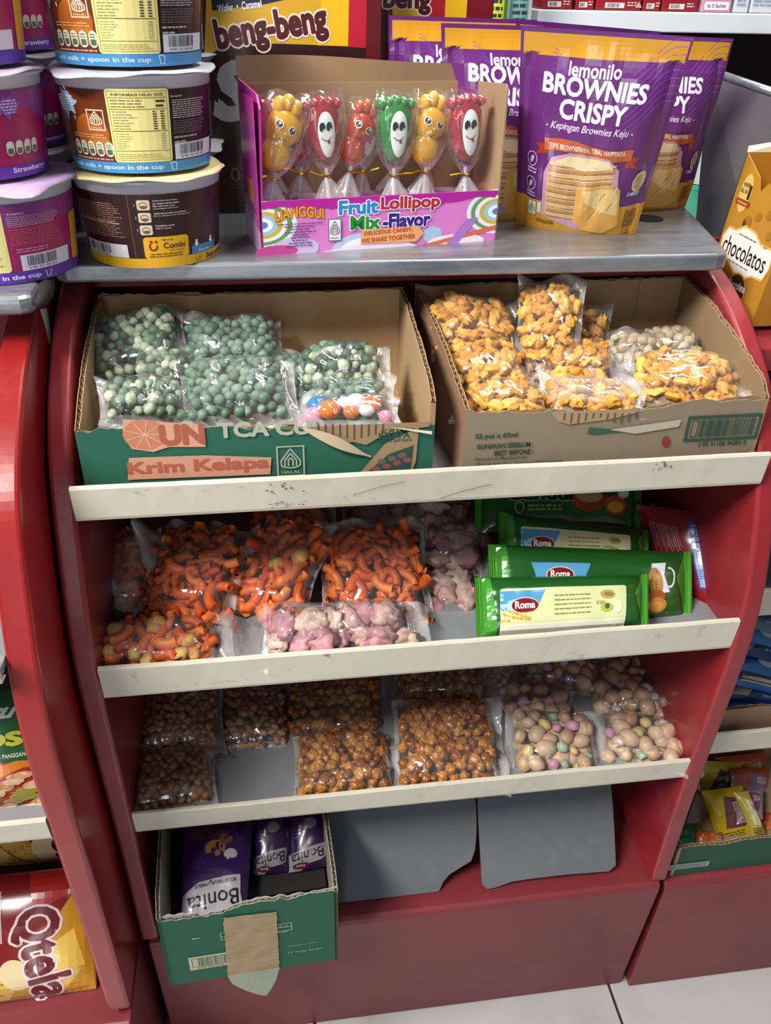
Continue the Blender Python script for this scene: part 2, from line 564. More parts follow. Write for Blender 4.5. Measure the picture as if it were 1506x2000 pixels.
for (px, py, w, h, n, c) in ((555, 950, .02, .007, 12, '2e2a22'), (560, 985, .026, .004, 16, '2a251e'), (1293, 908, .015, .010, 14, '6e5f48'), (905, 975, .002, .002, 2, '15120f'), (690, 975, .03, .003, 6, '8a7c66'), (800, 975, .02, .003, 4, '8a7c66'), (1180, 900, .02, .002, 5, '7c6c52'), (360, 955, .05, .002, 8, '6b5f4c')):
    p = at(px, py, Y=-.009); smear(pr, p.x * 1000, p.z * 1000, w * 1000, h * 1000, n, c)
pr.path([(at(x, y, Y=-.009).x * 1000, at(x, y, Y=-.009).z * 1000) for x, y in ((860, 975), (905, 960), (960, 946))], .7, '6b5f4c')
pr.path([(at(x, y, Y=-.009).x * 1000, at(x, y, Y=-.009).z * 1000) for x, y in ((690, 968), (745, 950), (790, 940))], .6, '7b6f5c')
pr.build('stain', lambda u, v: (u / 1000, -.0066 - .003 * (v / 1000 - .829) / .032, v / 1000), sh[0][1], M['paper'], off=.0007)['kind'] = 'stuff'
pr = Print(6)
for (px, py, w, h, n, c) in ((262, 1318, .003, .012, 10, '1d1915'), (420, 1333, .04, .002, 12, '5f5444'), (555, 1305, .01, .006, 4, 'a4977e'), (1010, 1247, .004, .004, 4, 'a4977e'), (1290, 1235, .02, .005, 3, 'b0a48c')):
    p = at(px, py, Y=-.036); smear(pr, p.x * 1000, p.z * 1000, w * 1000, h * 1000, n, c)
pr.build('stain', lambda u, v: (u / 1000, -.0345 - .003 * (v / 1000 - .657) / .037, v / 1000), sh[1][1], M['paper'], off=.0007)['kind'] = 'stuff'


def lathe_disc(o, r, n=28): return [(o[0] + r * math.cos(2 * math.pi * k / n), o[1] + r * math.sin(2 * math.pi * k / n), o[2]) for k in range(n)]


# steel counter above the main rack
ct = thing('steel_countertop', 'worn grey steel countertop slab carrying the lollipop box and the purple pouches', 'countertop', (0, .2, .98))
g = G()
ring = [(-.312, .136), (-.306, .131), (.284, .128), (.294, .131), (.299, .140), (.345, .345), (-.34, .345), (-.33, .18)]
g.prism([(x, y, .983) for x, y in ring], (0, 0, .0155)); o = g.mk('slab', M['steel'], ct, bevel=.003)
h0 = at(1266, 428, Z=.998)
g = G(); g.lathe((h0.x, h0.y, .9987), [(.0155, 0), (.0155, .0006), (.0135, .0006), (.0125, .0002), (0, .0002)], 28); tag(g.mk('cable_hole', M['dark'], ct), 'round black hole in the steel')

# neighbouring rack, left of the photo
lk = thing('display_rack', 'bright red rack holding the peanut pouch and the cassava chip bags', 'rack', (-.7, .05, 0))
side_panel(lk, -.348, -.324, .248, -.076, .25, 'redlit')
g = G(); g.box((-1.0, .24, .248), (-.348, .25, .974)); g.mk('back_panel', M['redside'], lk)
g = G(); g.prism([(-1.0, -.09, 0), (-1.0, -.113, .238), (-1.0, -.111, .246), (-1.0, -.105, .249), (-1.0, .25, .249), (-1.0, .25, 0)], (.675, 0, 0)); g.mk('base_panel', M['redbase'], lk, bevel=.002)
ls = [shelf(lk, -1.0, -.348, -.115, .757, .787, .24), shelf(lk, -1.0, -.348, -.108, .566, .594, .24)]
lc = thing('steel_countertop', 'steel countertop edge under the purple cereal cups', 'countertop', (-.6, .1, .98))
g = G(); g.prism([(x, y, .984) for x, y in ((-1.0, .035), (-.322, .046), (-.312, .052), (-.314, .12), (-.40, .345), (-1.0, .345))], (0, 0, .016)); g.mk('slab', M['steel'], lc, bevel=.006)
# dark torn seal between the two counters
g = G(); g.tube([(-.309, .05, .992), (-.308, .075, .994), (-.315, .11, .995), (-.322, .15, .996)], [.004, .006, .007, .006], 8); g.tube([(-.307, .052, .988), (-.3055, .048, .974), (-.306, .046, .962)], [.003, .002, .0008], 6)
tag(g.mk('rubber_seal', M['dark'], None, smooth=True), 'black torn rubber seal hanging at the corner of the cereal cups\' countertop', 'seal')

# neighbouring rack, right of the photo
qk = thing('display_rack', 'red rack holding blue snack bars and a green carton of sachets', 'rack', (.6, .1, 0))
side_panel(qk, .93, .95)
g = G(); g.box((.322, .275, .25), (.93, .285, .974)); g.mk('back_panel', M['redside'], qk)
g = G(); g.prism([(.322, -.014, 0), (.322, -.024, .242), (.322, -.021, .25), (.322, -.016, .253), (.322, .285, .253), (.322, .285, 0)], (.63, 0, 0)); g.mk('base_panel', M['redbase'], qk, bevel=.002)
qs = [shelf(qk, .322, .93, .02, .829, .861), shelf(qk, .322, .93, .012, .655, .69), shelf(qk, .322, .93, .008, .452, .486)]
# grey steel guard at the end of the counter
a = at(1372, 422, Y=.345); b = at(1386, 138, Y=.345); c = at(1512, 192, Y=.26); c2 = V((c.x + .03, c.y - .02, c.z - .004))
g = G(); zb = .92
ring = [(a.x, a.y, zb), (c2.x, c2.y, zb), (c2.x, c2.y, c2.z), (b.x, a.y, b.z)]
g.prism(ring, (.004, .008, 0))
gd = thing('steel_guard', 'tall grey steel sheet standing behind the wafer roll box', 'guard', (a.x, a.y, zb))
g.mk('sheet', M['guard'], gd, bevel=.001)
g = G(); g.tube([(b.x, a.y, b.z), (c2.x, c2.y, c2.z)], .004, 8); g.mk('folded_rim', M['steel'], gd, smooth=True)
# counter part that carries on to the right behind the guard
g = G(); g.box((.325, .09, .895), (.92, .27, .9195)); tag(g.mk('lower_ledge', M['red'], None, bevel=.003), 'red ledge that carries the open gold wafer roll box', 'ledge')

# ------------------------------------------------------------------ cereal cups
CUP_H = .074


def cup_fn(o, w=.05):
    """label coordinates in mm: u = arc from the side facing the aisle, v = height"""
    d = CAM - V(o); a0 = math.atan2(d.x, -d.y)

    def fn(u, v):
        t = min(max(v / 74, -.1), 1.05); r = .0553 + .0062 * t
        a = a0 + u / 59
        return V(o) + V((r * math.sin(a), -r * math.cos(a), v / 1000))
    return fn


def art_choc_steps():
    p = Print(11)
    p.rect(-118, 1, 118, 61, '2f1b1a'); p.up()
    p.rect(-118, 1, 118, 9, 'e0aa20')
    p.rect(-18.2, 9, -17.8, 61, '8a5a48')
    p.rect(-10, 8.9, 29, 27, 'e0aa20', 3); p.up()
    p.text('Talk to us', 10, 24.5, 10, 1.8, '3a2010')
    p.text('Combi', 16, 19.5, 19, 4.6, '4a2418', .02); p.text('Care Center', 18, 15.4, 14, 1.7, '8a5a20')
    for a, b, w in ((12.6, 10, 30), (10.6, 10, 32)): p.micro(10 - w / 2, a - .9, 10 + w / 2, a + .9, 1, '6a4018')
    p.ring(-2, 19, 3, 3, 1.6, '8a3018', 130, 380); p.ell(-3.4, 23, 1.3, 1.3, '8a3018'); p.ell(.6, 23, 1.2, 1.2, '8a3018')
    for k, (y, t) in enumerate(((53, ('Campurkan susu dengan', 'air sesuai tanda batas.', 'Mix milk with water', 'according to the mark.')), (43, ('Aduk dan larutkan susu bubuk.', 'Stir to dissolve the milk powder.')), (33, ('Tambahkan sereal.', 'Add in cereal.')))):
        p.rect(-11, y - 4, -1, y + 4, 'd8c0a8', 1.5); p.up()
        p.ring(-6, y - .3, 3.2, 2.4, .5, '4a3024'); p.rect(-8.4, y - 2.6, -3.6, y - .4, '6a5040', .8); p.text(str(k + 1), -13, y, 0, 2, 'c8b0a0')
        for i, s in enumerate(t):
            w = len(s) * .93; p.text(s, 1.5 + w / 2, y + 3.2 - i * 2.1, w, 1.35, 'd8c8c0', .02 if i < len(t) / 2 else 0)
    p.micro(-75, 26, -24, 54, 16, '8a6458'); p.micro(-75, 37, -24, 40, 2, 'b8a098')
    p.rect(-72, 9.5, -24, 20.5, 'd8d8dc'); p.up(); p.bars(-68, 12.5, -40, 19.5, '202024', 34); p.micro(-68, 10.2, -40, 11.8, 1, '404044'); p.l -= 2
    p.rect(32, 9, 62, 16, '3f86b4'); p.poly([(32, 16)] + [(32 + k * 1.5, 16 + .8 * (k % 2)) for k in range(21)] + [(62, 16)], '3f86b4'); p.up()
    p.text('Batas air', 46, 11.6, 13, 2.3, 'e0f0f8')
    for x in (37, 55): p.poly([(x - 2.6, 18), (x, 15), (x + 2.6, 18), (x + 1.2, 18), (x + 1.2, 21), (x - 1.2, 21), (x - 1.2, 18)], 'eef2f6')
    p.text('Susu cokelat', 66, 5, 34, 4.2, '4a2c10', .03)
    p.path([(36, 6.5), (36.6, 3), (39.6, 3), (40.2, 6.5)], .5, '4a2c10'); p.path([(41.5, 3), (42.5, 7)], .5, '4a2c10')
    return p


def art_choc():
    p = Print(12)
    p.rect(-118, 1, 118, 61, '2a1a1c'); p.up(); p.rect(-118, 9, -23, 61, '6b3216'); p.ell(-40, 30, 16, 14, 'a85a1e'); p.ell(-34, 22, 10, 8, 'c07028'); p.up()
    p.rect(-118, 1, 118, 9.2, '4a8fca'); p.up(); p.text('with milk + spoon in the cup', -27, 5, 86, 4.2, 'bfe0f8', .03)
    p.path([(23, 7.5), (24, 2.5), (27, 2.5), (28, 7.5)], .8, 'bfe0f8'); p.path([(22, 7.8), (25, 8.4), (28, 7.4)], .8, 'bfe0f8')
    p.rect(-22.5, 9.3, 24.5, 62, 'e8dc90', 2.5); p.up(); p.frame(-21, 10.8, 23, 60.6, .5, 'a89a58')
    p.text('INFORMASI NILAI GIZI', 1, 58, 38, 1.9, '5a5028', .02); p.rect(-20, 55.6, 22, 56, '6a6030'); p.rect(-20, 47.6, 22, 48, '6a6030'); p.rect(-20, 32, 22, 32.5, '6a6030'); p.rect(-20, 17.5, 22, 18, '8a8048')
    p.micro(-19, 48.5, 6, 55, 3, '8a8048', .4); p.micro(14, 48.5, 21, 55, 2, '4a4020', .5, .02)
    p.micro(-19, 33, 0, 47, 7, '9a9058', .35, .5); p.micro(11, 33, 14, 47, 8, '4a4020', .5, .02); p.micro(17, 33, 20, 47, 8, '4a4020', .5, .02)
    p.micro(-19, 19, -6, 31, 7, 'a8a068', .3, .5); p.micro(16, 19, 20, 31, 8, '8a8048', .3, .02); p.micro(-19, 12, 20, 16, 3, '9a9058', .3)
    p.text('Komposisi', 31, 56, 10, 1.8, 'c8c0c0', .02); p.micro(27, 40, 62, 54, 9, 'b0a4a8', .5); p.micro(27, 29, 62, 39, 6, '6c5c66', .5); p.micro(27, 25.5, 52, 27.5, 1, 'b8acb0', .6); p.micro(27, 22, 40, 24, 1, 'b8acb0', .6)
    p.rect(27, 10, 76, 22, 'd4dae6'); p.up(); p.bars(32, 13.5, 60, 21, '1c1c24'); p.text('8 991 721 002 309', 46, 11.8, 26, 1.5, '303038'); p.l -= 1
    p.halal(-41, 32, -26, 47, 'e8d0b8')
    for k in range(5): p.rect(-62 + k * 8.2, 13, -55.4 + k * 8.2, 24, 'd8dcc8', 3)
    p.up()
    for k in range(5): p.rect(-61 + k * 8.2, 14.5, -56.4 + k * 8.2, 18.5, '4e6a52', 1); p.micro(-61 + k * 8.2, 19, -56.4 + k * 8.2, 22.5, 2, '6a7a68')
    p.micro(-60, 26, -24, 29.5, 2, 'd8a878', .4); p.micro(-62, 10, -23, 12, 1, 'c8b0a8')
    # milk splash with a burst of letters
    p.poly([(-62 + 12 * math.cos(a) * (1 + .25 * math.sin(5 * a)), 50 + 8 * math.sin(a) * (1 + .3 * math.sin(7 * a + 1))) for a in [k * .14 for k in range(45)]], '9cbcd8'); p.up()
    p.micro(-72, 44, -52, 56, 6, 'e4f0fa', .5); 
    for x, y in ((-66, 59), (-60, 60.5), (-54, 40), (-64, 39)): p.ell(x, y, .7, 1.6, 'c8dcec', 10)
    p.rect(75.5, 9, 77, 61, '5a3830'); p.rect(84, 9, 98, 40, 'd8a830', 2); p.micro(86, 12, 96, 30, 6, '5a4018')
    return p


def art_straw(word):
    p = Print(13)
    p.rect(-118, 1, 118, 61, '8a1f66'); p.up(); p.rect(-118, 40, 118, 61, '84327c'); p.ell(30, 30, 40, 20, '9a1c58')
    p.rect(-118, 1, 118, 9.5, '5c34a0'); p.up()
    if word:
        p.text('Strawberry', 47, 6, 36, 4.6, 'e4d4f4', .03)
        # bowl of pink cereal
        p.poly([(-22, 28), (22, 27), (17, 13), (6, 10.5), (-14, 10.5)], 'cfc0dc'); p.up()
        Rr = random.Random(8)
        for k in range(40): p.ell(-18 + 36 * Rr.random(), 14 + 13 * Rr.random(), 2.2, 1.5, Rr.choice(['d08ab0', 'e8c8dc', 'b86a90', 'f0e0ec']), Rr.random() * 180, 8)
        p.poly([(32 + 9 * math.cos(a) * (1 + .3 * math.sin(5 * a)), 50 + 7 * math.sin(a) * (1 + .3 * math.sin(7 * a))) for a in [k * .14 for k in range(45)]], '7f4aa4'); p.up(); p.micro(25, 45, 40, 55, 5, 'd8b8e8')
        for k in range(4): p.rect(26 + k * 8, 17, 32.6 + k * 8, 27, 'd4d4c8', 3)
        p.up()
        for k in range(4): p.rect(27 + k * 8, 18, 31.6 + k * 8, 22, '4e6a52', 1)
    else:
        p.text('spoon in the cup', -2, 5.2, 52, 4.6, 'dcd0f4', .03); p.path([(29, 8), (30, 3), (33, 3), (34, 8)], .8, 'dcd0f4')
        p.rect(-60, 10, 2, 60, 'e4d890', 3); p.up(); p.micro(-55, 14, -2, 56, 14, '9a9058', .3)
        p.text('Komposisi', 12, 54, 12, 1.8, 'd8c0d4', .02); p.micro(5, 44, 48, 52.5, 6, 'b08ab0', .5); p.micro(5, 30, 48, 43, 8, 'b8506c', .5, .2); p.micro(8, 24, 36, 28, 2, 'c888b0', .4)
        p.rect(10, 10.2, 56, 22.5, 'd4d0e4'); p.up(); p.bars(15, 13.6, 41, 21.5, '201c2a'); p.text('8 991 721 002 316', 28, 11.9, 25, 1.5, '303038')
        p.rect(62, 9, 80, 46, 'd0963c', 3); p.rect(56.6, 9.5, 57, 61, 'b05090')
    return p


def cup(o, label, art, band, lid, seed, group, detail=True):
    t = thing('cereal_cup', label, 'cereal cup', o, group)
    g = G()
    g.lathe(o, [(0, .001), (.050, 0), (.0545, .001), (.0555, .004), (.0612, .0685), (.0635, .0690), (.0638, .0715), (.0612, .0720)], 56)
    g.mk('cup_body', M['cup'], t, smooth=True)
    Rr = random.Random(seed); ph = Rr.random() * 6
    g = G()
    a1 = Rr.random() * 6

    def wob(i, a):
        if i < 2: return (0, 0)
        tab = max(0, math.cos(a - a1)) ** 30 * .012
        return (.0006 * math.sin(9 * a + ph) + .0009 * math.sin(5 * a + 2 * ph) - .0007 * (i == 4) - tab * .3 * (i > 2), tab * (i > 2) + .0004 * math.sin(13 * a))
    g.lathe(o, [(0, .0732), (.058, .0732), (.0615, .0734), (.0650, .0732), (.0662, .0722)], 72, wob=wob)
    tag(g.mk('foil_lid', mat('lid_' + str(seed), lid, .35, spec=.5), t, smooth=True), 'crimped pale foil lid')
    if art: art().build('printed_sleeve', cup_fn(o), t, M['print'], du=6, off=.0004)
    return t


gc, gs_ = 'chocolate cereal cups stacked on the counter', 'strawberry cereal cups stacked on the counter'
cup((-.231, .173, .998), 'brown cereal cup with a yellow bottom band, lowest of the chocolate stack', art_choc_steps, 'e0aa20', 'd8c890', 1, gc)
cup((-.2325, .173, .998 + .0755), 'brown cereal cup with a blue bottom band, middle of the chocolate stack', art_choc, '4a8fca', 'b9b9c0', 2, gc)
cup((-.233, .173, .998 + .151), 'brown cereal cup with a glare on its label, topmost of the chocolate stack', art_choc, '4a8fca', 'b9b9c0', 3, gc)
cup((-.3475, .128, 1.0), 'magenta cereal cup with a barcode and "the cup" on it, lowest of the purple stack', lambda: art_straw(0), '5c34a0', 'b59cc4', 4, gs_)
cup((-.358, .13, 1.0755), 'purple cereal cup reading Strawberry with a bowl picture, middle of the purple stack', lambda: art_straw(1), '5c34a0', 'b0a4b4', 5, gs_)
cup((-.3605, .13, 1.151), 'magenta cereal cup cut off by the photo\'s top edge, topmost of the purple stack', lambda: art_straw(0), '5c34a0', 'b0a4b4', 6, gs_)
for k, z in enumerate((1.0, 1.0755, 1.151)):
    w = ('lowest', 'middle', 'topmost')[k]
    cup((-.235 - .001 * k, .309, z - .002), 'cereal cup of the shaded stack behind the chocolate cups, %s of it' % w, art_choc, '4a8fca', 'b9b9c0', 7 + k, 'cereal cups in the shaded rear stack')
    cup((-.3675 + .0005 * k, .272, z), 'strawberry cereal cup of the dark stack behind the purple cups, %s of it' % w, lambda: art_straw(1), '5c34a0', '8d8490', 10 + k, 'strawberry cups in the dark rear stack')

# ------------------------------------------------------------------ wafer carton behind the lollipops
b0 = V((-.185, .312, .998)); sc = .000487
bt = thing('wafer_carton', 'tall dark brown display carton with a yellow wafer logo behind the lollipop box', 'carton', (-.1, .33, .998))
g = G(); g.box((b0.x, b0.y, b0.z), (-.012, b0.y + .075, 1.26)); g.mk('carton_body', mat('brown_carton', '2c1010', .35, blot=[('1c0a0a', 3, .4, .7, .6)]), bt, bevel=.002)
p = Print(21)
p.rect(0, 0, 355, 330, '2a1010'); p.up()
p.poly([(8, 300), (60, 318), (150, 322), (355, 318), (355, 540), (40, 540), (24, 420)], 'c89a20'); p.up(); p.poly([(230, 320), (355, 318), (355, 540), (255, 540)], 'e0b018'); p.up()
p.poly([(290, 318), (330, 316), (330, 540), (296, 540)], 'b01a30'); p.poly([(322, 0), (355, 0), (355, 540), (328, 540)], '5a0f18')
p.poly([(30, 376), (130, 388), (250, 413), (245, 424), (258, 438), (150, 418), (30, 400)], '1c1c34'); p.up()
p.poly([(24, 402), (240, 433), (300, 540), (24, 540)], '3a1218'); p.up()
p.text('beng-beng', 141, 345, 216, 62, '4a1414', .05, rot=9, out='e8d0c8', ow=.05)
p.text('Wafer  •  Caramel', 82, 384, 84, 13, 'e0e0e8', .02, rot=7); p.text('Crispy  •  Chocolate', 200, 408, 84, 13, 'e0e0e8', .02, rot=11)
p.text('4 Delicious Tastes', 76, 436, 130, 22, 'd8d0d0', .03, rot=7); p.text('in One Bite', 110, 412, 80, 18, 'd8d0d0', .03, rot=8)
p.text('S', 62, 238, 62, 100, 'a8aab0', .06, shear=.2); p.text('hare It', 150, 238, 150, 90, 'a8aab0', .06)
for k, y in enumerate((90, 70, 52)): p.micro(40, y, 120, y + 12, 2, '5a3a30')
p.ring(52, 80, 8, 12, 3, '8a6a30')
p.build('printed_front', flat(b0 - V((0, .0004, 0)), (sc, 0, 0), (0, 0, sc)), bt, M['print'])
b2 = V((.0, .36, 1.0))
bt2 = thing('wafer_carton', 'second wafer carton, yellow and red, just showing above the purple pouches', 'carton', (.05, .36, 1.0))
g = G(); g.box(b2, (.11, .43, 1.27)); g.mk('carton_body', mat('red_carton', '6a0c14', .35), bt2, bevel=.002)
p = Print(22); p.rect(12, 350, 88, 540, 'd0a41c'); p.rect(122, 350, 168, 540, 'd8a818'); p.rect(88, 350, 122, 540, 'a01820'); p.up(); p.text('beng', 42, 392, 96, 46, '4a1414', .05, out='e8d0c8', ow=.05)
p.build('printed_front', flat(b2 - V((0, .0004, 0)), (sc, 0, 0), (0, 0, sc)), bt2, M['print'])

# ------------------------------------------------------------------ lollipop display box
A = at(516, 500, Z=.998); B = at(965, 470, Z=.998); ux = (B - A); ux.z = 0; LW = ux.length; ux.normalize(); uy = V((-ux.y, ux.x, 0)); uz = V((0, 0, 1)); LD = .075
def lb(x, y, z): return A + ux * x + uy * y + uz * z
lo = thing('lollipop_box', 'open pink display box of wrapped fruit lollipops', 'box', A + ux * LW / 2 + uy * LD / 2)
def wall(name, pts, th, m, c0=None, kids=None):
    g = G(); a = [V(p) for p in pts]; n = (a[1] - a[0]).cross(a[3] - a[0]).normalized() * th
    g.prism([p for p in a], n); return g.mk(name, m, lo)
HW = .131; HF = .0465
g = G(); g.hexa([lb(0, 0, 0), lb(LW, 0, 0), lb(LW, LD, 0), lb(0, LD, 0), lb(0, 0, .002), lb(LW, 0, .002), lb(LW, LD, .002), lb(0, LD, .002)]); g.mk('bottom', M['card'], lo)
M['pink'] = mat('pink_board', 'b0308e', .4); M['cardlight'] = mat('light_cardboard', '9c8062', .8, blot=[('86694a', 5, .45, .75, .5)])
wall('front_panel', [lb(0, 0, 0), lb(LW, 0, 0), lb(LW, -.0, HF), lb(0, 0, HF)], -.0016, M['pink'])
wall('back_panel', [lb(0, LD, 0), lb(LW, LD, 0), lb(LW, LD, HW), lb(0, LD, HW)], .0016, M['cardlight'])
wall('side_panel', [lb(0, 0, 0), lb(0, LD, 0), lb(0, LD, HW + .004), lb(.004, .010, HW - .002), lb(.004, 0, HW - .012)], -.0016, M['pink'])
wall('side_panel', [lb(LW, 0, 0), lb(LW, LD, 0), lb(LW, LD, HW), lb(LW, .004, HW + .004), lb(LW, 0, HW)], .0016, M['cardlight'])
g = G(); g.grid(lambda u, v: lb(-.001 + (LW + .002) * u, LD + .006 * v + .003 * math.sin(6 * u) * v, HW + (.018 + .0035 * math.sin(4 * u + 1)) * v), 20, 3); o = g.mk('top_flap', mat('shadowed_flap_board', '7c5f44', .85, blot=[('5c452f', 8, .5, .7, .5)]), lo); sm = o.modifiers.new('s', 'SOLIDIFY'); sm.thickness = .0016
g = G(); g.hexa([lb(.0015, .0015, HF - .012), lb(LW - .0015, .0015, HF - .012), lb(LW - .0015, LD - .001, HF - .012), lb(.0015, LD - .001, HF - .012), lb(.0015, .0015, HF - .0105), lb(LW - .0015, .0015, HF - .0105), lb(LW - .0015, LD - .001, HF - .0105), lb(.0015, LD - .001, HF - .0105)]); g.mk('holder_tray', mat('pale_pink_tray', 'b88aa8', .5), lo)
p = Print(31)
p.rect(0, 0, 463, 105, 'd77ec8'); p.up()
for cx, cy in ((0, 60), (463, 62)):
    for k, c in enumerate(('dfe8f0', '6a9a58', 'e8e8f4', 'd0b040', '9cc4e0', 'eef0f8', '5a84b8')): p.ell(cx, cy, 64 - k * 9, 46 - k * 6.5, c, 0, 28, 90 if cx else -90, 270 if cx else 90)
    p.up()
p.ell(190, 0, 62, 34, 'b8c4e0', 0, 20, 0, 180); p.up(); p.ell(190, 0, 44, 24, 'e4ecf4', 0, 20, 0, 180); p.ell(196, 0, 20, 12, '5a90c0', 0, 20, 0, 180); p.ell(60, 12, 44, 22, 'c8b8e0'); p.ell(24, 8, 40, 12, 'c04890'); p.ell(330, 22, 20, 17, 'a8c0dc'); p.ell(380, 4, 60, 16, 'f0e0ec'); p.poly([(300, 0), (463, 34), (463, 24), (340, 0)], 'd86a50'); p.poly([(360, 0), (400, 50), (425, 52), (385, 0)], 'a878c8'); p.poly([(100, 0), (260, 22), (300, 0)], 'e8d8e8'); p.up()
drip = [(0, 105), (0, 88)] + [(x, 90 + 4 * math.sin(x / 21) - (7 if 318 < x < 345 else 0) - (5 if 120 < x < 150 else 0)) for x in range(0, 464, 8)] + [(463, 105)]
p.poly(drip, 'b0249a'); p.up()
p.text('LIANGGUI', 69, 76, 90, 20, 'e89a20', .03, arc=.35, out='8a3a10', ow=.03)
p.text('Fruit', 181, 86, 74, 26, '2f86c8', .045, out='f2f2fa', ow=.05); p.text('Lollipop', 283, 87, 116, 30, 'b03038', .045, out='f2f2fa', ow=.05)
p.text('Mix', 194, 55, 56, 25, '2a8a34', .05, out='f2f2fa', ow=.05); p.text('-Flavor', 276, 55, 94, 27, '3a2480', .05, out='f2f2fa', ow=.05)
p.poly([(188, 40), (300, 43), (312, 26), (296, 10), (184, 12)], 'e8a070'); p.up(); p.text('DELICIOUS CANDY,', 240, 34, 96, 9, 'a84a14', .03, rot=2); p.text('WE SHARE TOGETHER', 240, 20, 108, 9, 'a84a14', .03, rot=2)
p.halal(122, 22, 147, 66, '5a5a62', 'e8eaf0')
for k, w in enumerate((88, 60, 36, 62, 30, 40, 34, 48, 60)): p.micro(70 - w / 2, 58 - k * 5.4, 70 + w / 2, 62 - k * 5.4, 1, '6a3a78')
p.build('printed_front', lambda u, v: lb(u / 463 * LW, -.0, v / 105 * HF), lo, M['print'], off=.0004)
p = Print(32); p.rect(0, 0, 75, 130, 'b53a98'); p.up(); p.poly([(0, 30), (75, 20), (75, 0), (0, 0)], 'd8a0d0'); p.rect(20, 40, 50, 60, 'c08a40', 3); p.micro(14, 4, 60, 30, 7, 'e8c8e4'); p.frame(10, 2, 64, 32, 1, 'e8c8e4')
p.build('printed_side', lambda u, v: lb(0, LD - u / 75 * LD, v / 130 * (HW - .004)), lo, M['print'], off=.0018)

M['c_yellow'] = mat('yellow_candy', 'e0a81e', .22, coat=.4, blot=[('c88a10', 60, .5, .7, .4)]); M['c_red'] = mat('red_candy', 'a51222', .18, coat=.5, blot=[('7a0c1c', 60, .5, .7, .4)])
M['c_orange'] = mat('orange_candy', 'b8441a', .22, coat=.4, blot=[('8a2c10', 60, .5, .7, .4)]); M['c_green'] = mat('green_candy', '1f8030', .2, coat=.5, blot=[('145a20', 60, .5, .7, .4)])
M['white_sugar'] = mat('white_sugar_face', 'ecf2ee', .3)
M['skirt'] = film('lace_skirt_film', haze=.22, rough=.15, bscale=160, bump=.5)


def dome(g, c, ax, ay, an, rf, th, n=32, k=6, both=True):
    """star-shaped dome with outline rf(angle)"""
    for sgn in ((1, -1) if both else (1,)):
        g.grid(lambda u, v: V(c) + ax * (rf(2 * math.pi * u) * math.cos(2 * math.pi * u) * v) + ay * (rf(2 * math.pi * u) * math.sin(2 * math.pi * u) * v) + an * (sgn * th * math.sqrt(max(0, 1 - v ** 2.4))), n, k)


def foot(a):
    # foot outline: five toes across the top, narrow heel
    x, y = math.cos(a), math.sin(a)
    r = 1 / math.sqrt((x / .0145) ** 2 + (y / .0265) ** 2)
    if y > 0: r *= 1 + .22 * max(0, y) * abs(x) ** .5 + .05 * abs(math.sin(7 * a)) * y
    return r * (.94 if y < 0 else 1.0)


